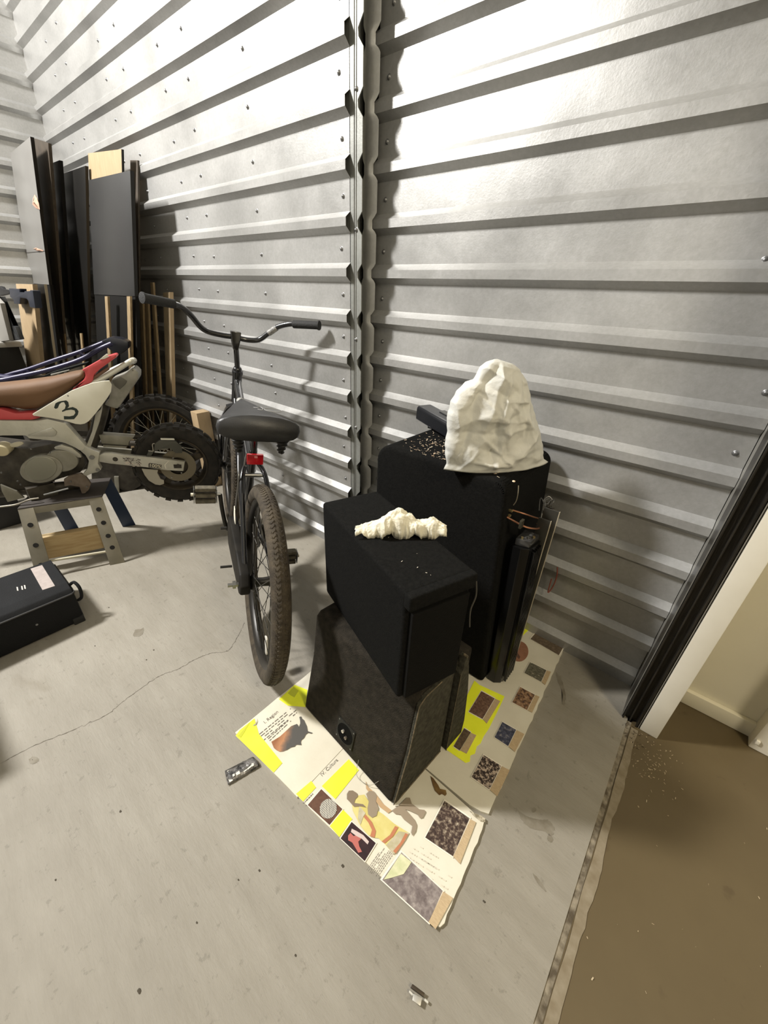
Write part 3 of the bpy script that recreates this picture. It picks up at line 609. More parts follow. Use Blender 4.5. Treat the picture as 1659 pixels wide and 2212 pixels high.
chips('wood_shavings', pts, SHAV, None, 'scattered pale wood shavings on top of the tall black speaker box', 'shavings', .0014, .0085, 8, loc=(-0.57, 1.13, ZT))
b = B(); c = F(1079, 1062, ZT); c.y = max(c.y, .982); c.z = ZT - .0006; b.lathe([(0, .004), (.0035, .003), (.0045, .0008), (0.003, 0)], c, (0, 0, 1), (1, 0, 0), 10)
setp(obj('wood_knot', b, SHAV, None, loc=(c.x, c.y, c.z), smooth=60), 'single round wood chip near the front edge of the tall speaker box top', 'wood chip')
# a few chips on the middle box
pts = [(MB_(rr.uniform(.03, .25), rr.uniform(.02, .14), MZ1 + 0.0005)) for _ in range(9)]
chips('wood_crumbs', pts, mat('pale_crumb', (0.55, 0.5, 0.42), 0.8), None, 'few pale crumbs on top of the middle speaker box', 'crumbs', .002, .005, 9, loc=(-0.5, 0.6, MZ1))

# long black box tube behind the bag
BX = mat('black_anodised', (0.012, 0.013, 0.016), 0.32, 0.2)
pa = Vector((-0.842, 1.262, 0.812)); pb_ = Vector((-0.560, 1.140, 0.797)); ax = (pb_ - pa).normalized(); sd = ax.cross(Vector((0, 0, 1))).normalized(); upv = sd.cross(ax)
bt = thing('audio_amplifier', 'narrow black metal amplifier bar lying behind the white bag', 'amplifier', (-0.7, 1.2, ZT))
b = B(); hw, hh = 0.034, 0.027
prf = []
for (cx_, cz, a0) in ((hw - .012, hh - .012, 0), (-hw + .012, hh - .012, 90), (-hw + .006, -hh + .006, 180), (hw - .006, -hh + .006, 270)):
    rr_ = .012 if cz > 0 else .006
    prf += [(cx_ + rr_ * math.cos(R_(a0 + t)), cz + rr_ * math.sin(R_(a0 + t))) for t in (0, 30, 60, 90)]
b.prism([pa + sd * x + upv * z for x, z in prf], pb_ - pa, 0.001); obj('housing', b, BX, bt)
b = B(); b.prism([pa - ax * 0.001 + sd * x * .88 + upv * z * .84 for x, z in prf], -ax * 0.002, 0.0005); obj('end_plate', b, mat('end_plate_black', (0.006, 0.006, 0.007), 0.5), bt)
b = B(); b.prism([pa + ax * .09 + sd * x + upv * (hh + .0003) for x in (-.03, -.006)] + [pb_ + sd * x + upv * (hh + .0003) for x in (-.006, -.03)], upv * .004, .001); obj('top_rail', b, mat('rail_grey', (0.10, 0.10, 0.095), 0.5, 0.4), bt, label='dull grey rail along the top')
b = B(); b.box((-0.62, 1.13, ZT), (-0.57, 1.19, 0.777), 0.003); obj('foot', b, BX, bt)
b = B(); b.box((-0.79, 1.215, ZT), (-0.76, 1.25, 0.786), .003); obj('foot', b, BX, bt)

# amplifier standing on end against the raked side, plus thin panels beside it
GL = mat('gloss_black_case', (0.004, 0.004, 0.004), 0.22, 0.0, spec=0.35)
am = thing('audio_amplifier', 'tall glossy black finned amplifier standing on end beside the tall speaker box', 'amplifier', (-0.26, 1.05, ZW))
def raked(x, y, z): return Vector((x - 0.035 * z, y, z + ZW))        # leans with the raked side
b = B(); pts = []
for i, (x, y) in enumerate(((-.288, .985), (-.262, .985), (-.244, 1.000), (-.236, 1.03), (-.236, 1.082), (-.288, 1.082))): pts.append((x, y))
b.prism([raked(x, y, 0.0) for x, y in pts], raked(0, 0, .565) - raked(0, 0, 0), 0.003); obj('case', b, GL, am)
for i in range(6):
    b = B(); y = 1.008 + i * 0.0125; b.prism([raked(-.2385, y, 0.01), raked(-.229, y, 0.01), raked(-.229, y + .004, 0.01), raked(-.2385, y + .004, 0.01)], raked(0, 0, .545) - raked(0, 0, 0), .0008); obj('cooling_fin', b, GL, am)
CLR = mat('clear_plastic', (0.035, 0.035, 0.035), 0.12, 0.0, coat=0.6)
b = B()
b.prism([raked(-.286, .992, .566), raked(-.246, 1.002, .566), raked(-.240, 1.060, .566), raked(-.286, 1.060, .566)], raked(0, 0, .022) - raked(0, 0, 0), .003); obj('terminal_block', b, CLR, am, label='shiny black terminal block')
GOLD = mat('brass', (0.55, 0.44, 0.22), 0.35, 0.9)
for i in range(3):
    b = B(); b.disc(raked(-.272 + i * .012, 1.005 + i * .014, .588), (0, 0, 1), .004, .004, 10); obj('terminal_screw', b, GOLD if i != 1 else SCR, am)
TEAL = mat('teal_coil', (0.03, 0.10, 0.12), 0.35)
ck = (-.268, 1.10, 0.64)
b = B(); 
for i in range(5): b.lathe([(.009 + .0016 * math.cos(t), .0016 * math.sin(t)) for t in [k * math.pi / 3 for k in range(6)]], (ck[0], ck[1] + i * .0034, ck[2] - .012), (0, 1, 0), (1, 0, 0), 16, closed=True)
b.cyl((ck[0], ck[1] - .003, ck[2] - .012), (ck[0], ck[1] + .018, ck[2] - .012), .0078, 14)
obj('wire_coil', b, TEAL, am, label='small teal coil')
COP = mat('copper_cable', (0.62, 0.30, 0.18), 0.28, 0.85)
cw = thing('copper_wire', 'bent loop of copper coloured wire with brass clips on top of the standing amplifier', 'wire', (-.28, 1.04, .62))
def A3(x, y, Y): return W(x, y, Y)
b = B(); b.tube(bez([A3(1107, 1102, 1.00), A3(1130, 1109, 1.015), A3(1150, 1116, 1.05), A3(1167, 1121, 1.09)], 8), .0022, 8); obj('strand', b, COP, cw)
b = B(); b.tube(bez([A3(1095, 1117, .985), A3(1113, 1127, .99), A3(1135, 1138, 1.00), A3(1155, 1142, 1.03), A3(1165, 1140, 1.07), A3(1160, 1131, 1.085)], 8), .0026, 8); obj('strand', b, COP, cw)
for (x, y) in ((1103, 1103), (1099, 1113)):
    p = A3(x, y, .992); b = B(); b.box(p - Vector((.006, .004, .003)), p + Vector((.006, .004, .003)), .001); obj('clip', b, GOLD, cw)
b = B(); b.tube(bez([A3(1109, 1091, 1.00), A3(1115, 1082, 1.0), A3(1119, 1065, 1.0), A3(1120, 1049, 1.0)], 6), [.0012] * 19, 6); obj('lead_wire', b, mat('lead_wire', (0.45, 0.4, 0.3), 0.4, 0.6), cw, label='thin pale wire sticking up')
b = B(); b.box((-.302, .975, .640), (-.294, .995, .665), .002); obj('bracket', b, mat('bracket_dark', (0.05, 0.045, 0.03), 0.5, 0.5), cw)
# crumpled shiny wrapping and wires further back on the amplifier top
tw = thing('wire_bundle', 'tangle of thin dark shiny wires at the top edge of the thin panels', 'wires', (-.28, 1.14, .66)); rr = random.Random(12); SHB = mat('shiny_wire', (0.05, 0.04, 0.035), 0.25, 0.5); 
for i in range(9):
    c = Vector((-.277 + rr.uniform(-.012, .02), 1.13 + rr.uniform(-.03, .05), .655 + rr.uniform(-.012, .012))); pp = [c + Vector((rr.uniform(-.015, .015), rr.uniform(-.025, .025), rr.uniform(-.014, .02))) for _ in range(4)]
    b = B(); b.tube(bez(pp, 5), .0013, 5); obj('wire', b, SHB if i % 3 else SCR, tw)
PNE = mat('panel_edge_cream', (0.45, 0.40, 0.30), 0.6); PNF = mat('panel_face_dark', (0.03, 0.028, 0.022), 0.5)
def thinpanel(x0, x1, y, h, lab):
    t = .005; r = thing('thin_panel', lab, 'panel', ((x0 + x1) / 2, y, ZW)); up_ = Vector((.018 * h / .66, -.055 * h / .66, h))
    b = B(); P_ = [Vector((x0, y, ZW)), Vector((x1, y, ZW)), Vector((x1, y + t, ZW)), Vector((x0, y + t, ZW))]; b.prism(P_, up_, .0005); obj('sheet', b, PNF, r)
    b = B(); P_ = [Vector((x1, y - .0004, ZW + .0005)), Vector((x1 + .0016, y - .0004, ZW + .0005)), Vector((x1 + .0016, y + t + .0004, ZW + .0005)), Vector((x1, y + t + .0004, ZW + .0005))]; b.prism(P_, up_); obj('edge_band', b, PNE, r, label='pale raw edge')
thinpanel(-.2950, -.2600, 1.115, .640, 'inner of two thin dark panels with pale edges standing beside the speaker box')
thinpanel(-.2930, -.2500, 1.140, .665, 'outer of two thin dark panels with pale edges nearest the doorway')
b = B(); b.tube(bez([(-.232, 1.30, .36), (-.226, 1.306, .32), (-.228, 1.309, .27), (-.237, 1.30, .24), (-.240, 1.305, .30)], 7), .0022, 7)
setp(obj('cable', b, mat('red_cable', (0.22, 0.05, 0.03), 0.5), None, loc=(-.232, 1.30, .24)), 'short dark red cable loop behind the thin panels by the wall', 'cable')

# ------------------------------------------------------------------ white bag
def creases(n, seed, x0, x1, z0, z1, amp, lmin, lmax, ang=None):
    rr = random.Random(seed); out = []
    for _ in range(n):
        a = rr.uniform(0, math.pi) if ang is None else rr.gauss(ang, .55)
        out.append((rr.uniform(x0, x1), rr.uniform(z0, z1), math.cos(a), math.sin(a), rr.uniform(lmin, lmax), rr.uniform(.4, 1) * amp * rr.choice((-1, 1, 1)), rr.uniform(.004, .015)))
    return out
def crease_at(C_, x, z):
    h = 0.0
    for cx_, cz, c, s, l, a, w_ in C_:
        dx, dz = x - cx_, z - cz; u = dx * c + dz * s; v = -dx * s + dz * c
        if abs(u) < l * 1.4: h += a * math.exp(-abs(v) / w_) * math.exp(-(u / l) ** 4)
    return h
BL = [(0, -.176), (.016, -.168), (.034, -.172), (.075, -.178), (.110, -.176), (.147, -.181), (.190, -.176), (.219, -.164), (.236, -.142), (.246, -.118), (.262, -.112), (.278, -.106), (.290, -.092), (.298, -.070)]
BR = [(0, .172), (.006, .160), (.012, .150), (.058, .131), (.094, .113), (.143, .083), (.180, .066), (.209, .052), (.232, .040), (.258, .022), (.274, .006), (.287, -.018), (.298, -.062)]
def lerp_tab(T_, z):
    for i in range(len(T_) - 1):
        if z <= T_[i + 1][0]:
            f = (z - T_[i][0]) / (T_[i + 1][0] - T_[i][0]); return T_[i][1] + (T_[i + 1][1] - T_[i][1]) * f
    return T_[-1][1]
def bag():
    bb = B(); t = bb.bm; base = Vector((-.428, 1.062, ZT)); wdir = Vector((.193, .279, 0)).normalized(); ddir = Vector((-wdir.y, wdir.x, 0))
    C1 = creases(30, 5, -.17, .14, .02, .28, .0100, .03, .10) + creases(12, 9, -.06, .06, .05, .22, .012, .06, .12, 1.9) + creases(110, 11, -.17, .15, .0, .29, .0048, .012, .045)
    # long folds: from the foot up to the crown, and the pinched throat on the left
    C1 += [(-.100, .235, .55, .83, .07, -.014, .014), (-.075, .20, .2, .98, .09, .012, .016), (-.02, .10, -.25, .97, .12, .010, .022), (.045, .13, .45, -.89, .10, .009, .016), (-.13, .13, .1, .99, .09, -.008, .016), (-.03, .03, .9, .3, .10, .007, .012), (.08, .035, .95, -.25, .08, .007, .014)]
    nz_, nt = 96, 200; rows = []
    for i in range(nz_ + 1):
        s = i / nz_; z = .298 * (1 - (1 - s) ** 1.25)
        l, r = lerp_tab(BL, z) + .003 * noise.noise(Vector((z * 60, 1, 1))), lerp_tab(BR, z) + .003 * noise.noise(Vector((z * 55, 7, 1))); hw_ = max(.001, (r - l) / 2); cx_ = (l + r) / 2
        dep = .050 * (1 - .45 * s) * math.sqrt(max(0.0, 1 - max(0, (s - .45) / .55) ** 2.6)) + .0025
        row = []
        for j in range(nt):
            a = 2 * math.pi * j / nt; ca, sa = math.cos(a), math.sin(a); x = cx_ + hw_ * ca
            d = dep * math.copysign(abs(sa) ** .75, sa)
            if s < .15: d *= 1 - .72 * (1 - s / .15) * abs(ca) ** 3
            h = crease_at(C1 if sa < 0 else C1[::2], x, z) * min(1.0, abs(sa) * 1.6) * min(1.0, .25 + s * 8) + .004 * noise.noise(Vector((x * 16, z * 16, sa)))
            d += math.copysign(1, sa) * h
            if s > .97: d *= .5
            row.append(t.verts.new(base + wdir * x + ddir * d + Vector((0, 0, z))))
        rows.append(row)
    for i in range(nz_):
        for j in range(nt): t.faces.new((rows[i][j], rows[i][(j + 1) % nt], rows[i + 1][(j + 1) % nt], rows[i + 1][j]))
    t.faces.new(rows[0][::-1]); t.faces.new(rows[-1])
    for f in t.faces: f.smooth = True
    return bb
BAG = mat('white_cloth', (0.55, 0.55, 0.51), 0.55, var=(0.63, 0.625, 0.58), vscale=9, bump=0.5, bscale=55)
o = obj('cloth_bag', bag(), BAG, None, loc=(-.428, 1.062, ZT), label='crumpled white cloth bag standing on the tall black speaker box', cat='bag', smooth=180)
# ------------------------------------------------------------------ crumpled paper on the middle box
def crumple():
    bb = B(); t = bb.bm; a = F(768, 1149, .705); c = F(962, 1152, .705); L_ = (c - a); u = L_.normalized(); v = Vector((-u.y, u.x, 0)); n, m = 150, 56; rows = []
    C1 = creases(46, 31, 0, L_.length, -.03, .03, .0055, .008, .03) + creases(90, 33, 0, L_.length, -.04, .04, .0022, .004, .014)
    for i in range(n + 1):
        s = i / n; hump = .55 * math.exp(-((s - .30) / .13) ** 2) + 1.0 * math.exp(-((s - .52) / .13) ** 2) + .50 * math.exp(-((s - .84) / .13) ** 2); env = .018 + .034 * min(1.05, hump); half = .019 + .012 * math.sin(math.pi * s)
        row = []
        for j in range(m + 1):
            w_ = j / m * 2 - 1; arch = math.sqrt(max(0, 1 - abs(w_) ** 2.4)); x = s * L_.length; y = half * w_ + .012 * math.sin(math.pi * s)
            h = env * arch * (1 + .25 * noise.noise(Vector((s * 9, w_ * 2, 1.3)))) + crease_at(C1, x, y) * arch + .0025 * noise.noise(Vector((s * 40, w_ * 9, 2)))
            lift = max(0, math.sin(s * 21 + .4)) * .013 * max(0, -w_) ** 2.5
            y += (.011 * noise.noise(Vector((s * 11, 3 if w_ > 0 else 8, 0))) + .004 * noise.noise(Vector((s * 37, 3 if w_ > 0 else 8, 0)))) * abs(w_) ** 2
            x += .004 * noise.noise(Vector((s * 20, w_ * 4, 4)))
            row.append(t.verts.new(a + u * x + v * y + Vector((0, 0, MZ1 + .0012 - a.z + max(0, h) + lift))))
        rows.append(row)
    for i in range(n):
        for j in range(m):
            f = t.faces.new((rows[i][j], rows[i + 1][j], rows[i + 1][j + 1], rows[i][j + 1])); f.smooth = True
    return bb
PAP = mat('cream_paper', (0.66, 0.62, 0.49), 0.7, var=(0.72, 0.69, 0.57), vscale=30, bump=0.5, bscale=120)
o = obj('crumpled_paper', crumple(), PAP, None, loc=(-.47, .66, MZ1), label='strip of crumpled cream paper on the middle speaker box', cat='paper', smooth=35)
sm = o.modifiers.new('s', 'SOLIDIFY'); sm.thickness = 0.0008
# ------------------------------------------------------------------ litter on the floor
wr = thing('wrapper', 'black and silver snack wrapper poking out from under the poster board', 'wrapper', (-.675, .245, 0))
FOIL = mat('black_foil', (0.02, 0.02, 0.02), 0.25, 0.3, var=(0.22, 0.21, 0.20), vscale=60, vamt=0.25, bump=0.8, bscale=90)
def fq(pts, z): return [F(x, y, z) for x, y in pts]
b = B(); q = [F(486, 1664, .004), F(540, 1636, .008), F(558, 1640, .006), F(556, 1660, .006), F(494, 1695, .004)]
n_ = 14; P = []
for i in range(n_ + 1):
    row = []
    for j in range(7):
        s = i / n_; r_ = j / 6; pa_ = F(486 + (546 - 486) * s, 1665 + (1635 - 1665) * s, 0.004); pc_ = F(493 + (562 - 493) * s, 1696 + (1655 - 1696) * s, 0.004); p = pa_.lerp(pc_, r_)
        p.z = .003 + .009 * math.sin(math.pi * r_) * (1 if i else .4) + .0025 * noise.noise(Vector((i * .6, j * .8, 1))); row.append(p)
    P.append(row)
b.grid(P); o = obj('sleeve', b, FOIL, wr, smooth=35); md = o.modifiers.new('s', 'SOLIDIFY'); md.thickness = .001; md.offset = -1
WP = mat('wrapper_white', (0.65, 0.63, 0.55), 0.5)
def onw(pts, z=.0125):
    bb = B(); bb.prism([F(x, y, z) for x, y in pts], (0, 0, .0004)); return obj('printed_patch', bb, WP, wr, smooth=False)
onw([(491, 1665), (503, 1664), (505, 1672), (490, 1681)], .0088); onw([(493, 1682), (501, 1677), (503, 1686), (496, 1690)], .0085); onw([(509, 1670), (517, 1665), (519, 1671), (511, 1675)]); onw([(502, 1673), (507, 1671), (507, 1676), (503, 1678)])
onw([(526, 1666), (533, 1661), (534, 1663), (527, 1668)]); onw([(534, 1660), (545, 1651), (546, 1654), (535, 1663)]); onw([(543, 1650), (547, 1648), (549, 1653), (545, 1656)])
mt = thing('metal_hinge', 'small silver metal fitting lying on the concrete near the bottom edge', 'hardware', (-.05, .235, 0))
MET = mat('bright_metal', (0.62, 0.60, 0.55), 0.35, 0.75); z = .006
b = B(); b.prism([F(893, 2146, .012), F(912, 2156, .012), F(908, 2173, .012), F(891, 2161, .012)], (0, 0, -.0025), .0006); obj('plate', b, MET, mt)
b = B(); b.prism([F(891, 2125, .010), F(918, 2145, .010), F(914, 2152, .010), F(887, 2132, .010)], (0, 0, -.009), .001); obj('body', b, mat('dark_metal', (0.06, 0.045, 0.03), 0.4, 0.5), mt)
for p0, p1 in (((884, 2141), (892, 2149)), ((917, 2159), (925, 2166))):
    b = B(); b.cyl(F(*p0, .006), F(*p1, .006), .0022, 10); obj('pin', b, mat('pin_bright', (0.9, 0.88, 0.8), 0.3, 0.6), mt)
# small dark crumbs and stain like lumps on the concrete
rr = random.Random(21); sk = .6
sp_ = [(638, 2063), (260, 1752), (70, 1641), (1045, 1947), (316, 1425), (332, 1404), (515, 1900), (120, 1900), (425, 1992), (300, 2140), (560, 1880), (740, 1870), (205, 1395), (235, 1312)]
bb = B()
for (x, y) in sp_:
    c = F(x, y, 0); r = rr.uniform(.0014, .0032)
    for k in range(2):
        t = bmesh.new(); bmesh.ops.create_icosphere(t, subdivisions=1, radius=r)
        for v in t.verts: v.co = Vector((v.co.x * rr.uniform(.7, 1.6) + c.x + k * r, v.co.y * rr.uniform(.7, 1.5) + c.y, abs(v.co.z) * .6))
        bb._add(t)
obj('floor_crumbs', bb, mat('dark_crumb', (0.06, 0.05, 0.035), 0.9), None, loc=(-.6, .3, 0), label='scattered small dark crumbs on the concrete floor', cat='dirt', kind='stuff', smooth=False)
pts = []
while len(pts) < 170:
    x = rr.gauss(.215, .035); y = rr.gauss(1.06, .06)
    if rr.random() < .35: x = rr.uniform(.16, .75); y = rr.uniform(.3, 1.2)
    if x > .155 and y < 1.14 and y > 0: pts.append((x, y, -.0006))
chips('straw_chips', pts, mat('pale_straw', (0.42, 0.34, 0.22), 0.7), None, 'pale straw like chips scattered on the brown hallway floor below the jamb', 'debris', .0012, .006, 13, loc=(.25, 1.0, 0), thick=0.0003)
pts = [(rr.gauss(.155, .02), rr.gauss(1.12, .03), .0008) for _ in range(50)]
chips('dark_grit', [p for p in pts if p[1] < 1.145], mat('dark_grit', (0.05, 0.035, 0.02), 0.9), None, 'dark grit gathered at the foot of the black door track', 'dirt', .002, .007, 14, loc=(.15, 1.12, 0))
# ------------------------------------------------------------------ bicycle leaning on the wall
BC = Vector((-.994, .514, 0)); BU = Vector((-0.90031877, 0.4352311, 0.0)); BV = Vector((0.06676097, 0.13810171, 0.98816542)); BN = Vector((0.43008032, 0.88966387, -0.15339201))
def BK(a, s, v): return BC + BU * a + BN * s + BV * v
bk = thing('bicycle', 'black cruiser bicycle with wide saddle and rising handlebar leaning on the ribbed wall', 'bicycle', tuple(BC))
def mat_tread():
    m = bpy.data.materials.new('tyre_rubber'); m.use_nodes = True; N = m.node_tree.nodes; L = m.node_tree.links; p = N['Principled BSDF']
    tc = N.new('ShaderNodeTexCoord'); v = tc.outputs['Object']
    L.new(ramp(N, L, nz(N, L, v, 30, 5, 0.6), [(0.35, (0.026, 0.019, 0.011)), (0.7, (0.070, 0.054, 0.033))]), p.inputs['Base Color']); p.inputs['Roughness'].default_value = 0.85
    b = N.new('ShaderNodeBump'); b.inputs['Strength'].default_value = 0.6; b.inputs['Distance'].default_value = 0.003; L.new(nz(N, L, v, 170, 3), b.inputs['Height']); L.new(b.outputs[0], p.inputs['Normal'])
    return m
TYR = mat_tread(); BBK = mat('bike_black_paint', (0.008, 0.008, 0.009), 0.22, 0.0, coat=0.5); RIM = mat('rim_black', (0.018, 0.016, 0.013), 0.4, 0.3); SPK = mat('spoke_steel', (0.07, 0.065, 0.055), 0.4, 0.6)
CHR = mat('dull_chrome', (0.25, 0.25, 0.24), 0.3, 0.85); RUB = mat('grip_rubber', (0.010, 0.010, 0.010), 0.75, bump=0.4, bscale=250)
WR, TR = 0.332, 0.0275
def wheel(a0, name='wheel'):
    c = BK(a0, 0, WR); w_ = obj_none = None
    b = B(); Rm = WR - TR; prof = []
    for k in range(28):
        t = 2 * math.pi * k / 28; r = TR * (1.0 + (0.018 if k % 2 else -0.012) * (1 if math.cos(t) > .45 else 0)); 
        if k == 0: r *= .955
        prof.append((Rm + r * math.cos(t) * 1.0, r * math.sin(t)))
    b.lathe(prof, c, BN, BU, 72, closed=True)
    tyre = obj('wheel', b, TYR, bk, label='knobbly brown dusted tyre', smooth=60)
    # chevrons of tread standing proud of the tyre, both shoulders
    b = B()
    for k in range(132):
        t = 2 * math.pi * k / 132; dt = 2 * math.pi / 132
        for sd in (-1, 1):
            def q(tt, s_):
                rr_ = TR * 1.02; rad = Rm + math.sqrt(max(0, rr_ * rr_ - s_ * s_)); return c + (BU * math.cos(tt) + BV * math.sin(tt)) * rad + BN * s_
            P_ = [q(t, sd * .0045), q(t + dt * .45, sd * .0045), q(t + dt * .95, sd * .0125), q(t + dt * .5, sd * .0145)]
            rad = (BU * math.cos(t) + BV * math.sin(t)); b.prism([p + rad * .0013 for p in P_], rad * -.002)
            P_ = [q(t + dt * .5, sd * .0155), q(t + dt * .95, sd * .0140), q(t + dt * .60, sd * .0190), q(t + dt * .1, sd * .0190)]
            rad = rad * .8 + BN * sd * .6; b.prism([p + rad * .0012 for p in P_], rad * -.002)
    obj('tread_blocks', b, TYR, tyre, kind='stuff', smooth=False)
    b = B(); b.lathe([(.281, -.016), (.288, -.017), (.288, .017), (.281, .016), (.268, .008), (.265, 0), (.268, -.008)], c, BN, BU, 64, closed=True); obj('rim', b, RIM, tyre, smooth=40)
    b = B(); b.lathe([(0, -.058), (.006, -.058), (.006, -.050), (.018, -.045), (.030, -.034), (.031, -.030), (.017, -.026), (.015, 0), (.017, .026), (.029, .030), (.029, .034), (.015, .045), (.006, .05), (.006, .062), (0, .062)], c, BN, BU, 24); obj('hub', b, RIM, tyre, smooth=40)
    b = B()
    for k in range(36):
        t = 2 * math.pi * k / 36; sd = 1 if k % 2 else -1; off = (1 if (k // 2) % 2 else -1) * R_(58)
        p0 = c + (BU * math.cos(t + off) + BV * math.sin(t + off)) * .028 + BN * sd * .030; p1 = c + (BU * math.cos(t) + BV * math.sin(t)) * .268
        b.tube([p0, p1], .0013, 5, cap=False)
    obj('spokes', b, SPK, tyre, kind='stuff')
    return tyre, c
tw1, cr_ = wheel(0.0)
# white reflector in the rear wheel, near the floor
t = R_(-113); rad = BU * math.cos(t) + BV * math.sin(t); tn = BU * -math.sin(t) + BV * math.cos(t); pp = cr_ + rad * .225 + BN * .004
b = B(); b.prism([pp + rad * x + tn * y for x, y in ((-.032, -.008), (-.024, -.014), (.024, -.014), (.032, -.008), (.032, .008), (.024, .014), (-.024, .014), (-.032, .008))], BN * .006, .0015); obj('wheel_reflector', b, mat('reflector_white', (0.75, 0.72, 0.64), 0.25), tw1, label='white spoke reflector')
tw2, cf_ = wheel(1.10)
frm = B()
def T(bb, pts, r, n=8, seg=12): bb.tube(bez([BK(*p) for p in pts], n), r, seg)
b = B(); T(b, [(.455, 0, .285), (.385, 0, .49), (.31, 0, .695)], .0145); obj('seat_tube', b, BBK, bk)
b = B(); T(b, [(.345, 0, .60), (.55, 0, .69), (.73, 0, .775), (.862, 0, .835)], .0165); tt = obj('top_tube', b, BBK, bk)
b = B(); T(b, [(.455, 0, .285), (.60, 0, .42), (.77, 0, .60), (.890, 0, .745)], .019); dtb = obj('down_tube', b, BBK, bk)
b = B(); T(b, [(.865, 0, .875), (.905, 0, .735)], .021); b.lathe([(.024, 0), (.024, .014), (.018, .018)], BK(.866, 0, .870), BK(.866, 0, .875) - BK(.905, 0, .735), BN, 20); obj('head_tube', b, BBK, bk)
for sd in (-1, 1):
    b = B(); T(b, [(.455, sd * .030, .285), (.36, sd * .045, .30), (.20, sd * .052, .32), (.0, sd * .058, .332)], .010); obj('chain_stay', b, BBK, bk)
    b = B(); T(b, [(.325, sd * .018, .645), (.27, sd * .042, .60), (.15, sd * .050, .48), (.0, sd * .057, .335)], .009); obj('seat_stay', b, BBK, bk)
    b = B(); T(b, [(.925, sd * .034, .69), (.965, sd * .048, .62), (1.03, sd * .053, .46), (1.10, sd * .056, .333)], .0125); obj('fork_blade', b, BBK, bk)
b = B(); T(b, [(.29, -.045, .605), (.29, .045, .605)], .008); obj('stay_bridge', b, CHR, bk)
b = B(); T(b, [(.915, -.040, .700), (.912, 0, .712), (.915, .040, .700)], .015, 6); obj('fork_crown', b, BBK, bk)
b = B(); T(b, [(.862, 0, .885), (.835, -.009, .96), (.797, -.018, 1.018)], .0115); b.lathe([(.0175, 0), (.0195, .012), (.0155, .020), (.012, .022)], BK(.864, 0, .880), BK(.840, -.008, .96) - BK(.864, 0, .880), BN, 20); obj('stem', b, BBK, bk)
b = B(); b.prism([BK(.772, x - .018, v) for x, v in ((-.021, 1.053), (.021, 1.053), (.018, 1.018), (.010, .98), (-.010, .98), (-.018, 1.018))], BU * .044, .005); obj('bar_clamp', b, BBK, bk)
hb = [(.62, -.337, 1.123), (.665, -.275, 1.120), (.71, -.225, 1.114), (.74, -.190, 1.090), (.765, -.155, 1.052), (.78, -.125, 1.036), (.79, -.07, 1.030), (.795, -.018, 1.030), (.795, .03, 1.026), (.785, .075, 1.034), (.765, .11, 1.066), (.74, .145, 1.100), (.70, .19, 1.122), (.66, .24, 1.130), (.62, .286, 1.138)]
b = B(); T(b, hb, .0112, 5); hbar = obj('handlebar', b, BBK, bk)
for sd, i0 in ((-1, 0), (1, -1)):
    e = Vector(hb[i0]); d = (Vector(hb[1 if i0 == 0 else -2]) - e).normalized(); L_ = .115
    b = B(); pts = [e - d * .004, e - d * .003, e + d * .003, e + d * .004, e + d * L_, e + d * (L_ + .003)]; b.tube([BK(*p) for p in pts], [.012, .0185, .0185, .0158, .0158, .0125], 16); obj('grip', b, RUB, bk)
b = B(); p0, p1 = BK(.764, .112, 1.068), BK(.743, .141, 1.097); b.tube([p0, p1], .0122, 12); obj('bar_sticker', b, mat('bar_sticker', (0.35, 0.34, 0.32), 0.5, var=(0.1, 0.1, 0.1), vscale=140), hbar, label='small pale sticker')
for tube_, pts, c in ((tt, [(.60, 0, .711), (.645, 0, .733)], (.55, .53, .45)), (tt, [(.72, 0, .770), (.735, 0, .778)], (.3, .3, .28)), (dtb, [(.77, 0, .600), (.81, 0, .648)], (.3, .29, .26))):
    b = B(); b.tube([BK(*pts[0]), BK(*pts[1])], .0172 if tube_ is tt else .0198, 14); obj('decal', b, mat('decal_%d' % int(c[0] * 100 + pts[0][0] * 100), c, 0.5), tube_)
# saddle: wide at the back, drawn out to a nose
def saddle():
    bb = B(); t = bb.bm; n, m = 30, 22; rows = []
    for i in range(n + 1):
        s = i / n; a = .115 + .270 * s
        half = .104 * (1 - s) ** 1.15 + .030 * math.sqrt(max(0, 1 - s ** 6))
        if s < .06: half *= .88 + .12 * math.sqrt(s / .06)
        if i == n: half = .004
        top = .862 - .010 * s ; thick = .052 * (1 - s) ** .8 + .020
        row = []
        for j in range(m):
            w_ = 2 * math.pi * j / m; ca, sa = math.cos(w_), math.sin(w_)
            x = half * math.copysign(abs(ca) ** .75, ca)
            crown = .010 * (1 - (x / max(half, .001)) ** 2) - .012 * math.exp(-(x / .018) ** 2) * math.sin(math.pi * min(1, s * 1.3))
            v = top + (crown if sa > 0 else 0) - (thick * .5) * (1 - math.copysign(abs(sa) ** .55, sa))
            row.append(t.verts.new(BK(a, x - .010 - .028 * s, v)))
        rows.append(row)
    for i in range(n):
        for j in range(m): t.faces.new((rows[i][j], rows[i][(j + 1) % m], rows[i + 1][(j + 1) % m], rows[i + 1][j]))
    t.faces.new(rows[0][::-1]); t.faces.new(rows[-1]); bmesh.ops.recalc_face_normals(t, faces=t.faces[:])
    return bb
VIN = mat('saddle_vinyl', (0.018, 0.018, 0.019), 0.42, var=(0.032, 0.032, 0.033), vscale=12, bump=0.15, bscale=300)
sdl = obj('saddle', saddle(), VIN, bk, label='wide black vinyl saddle', smooth=180)
b = B(); STI = mat('saddle_print', (0.30, 0.30, 0.29), 0.6)
def onseat(pts, r=.0011, closed=False): 
    b.tube([BK(a, s, v) for a, s, v in pts], r, 5, closed=closed)
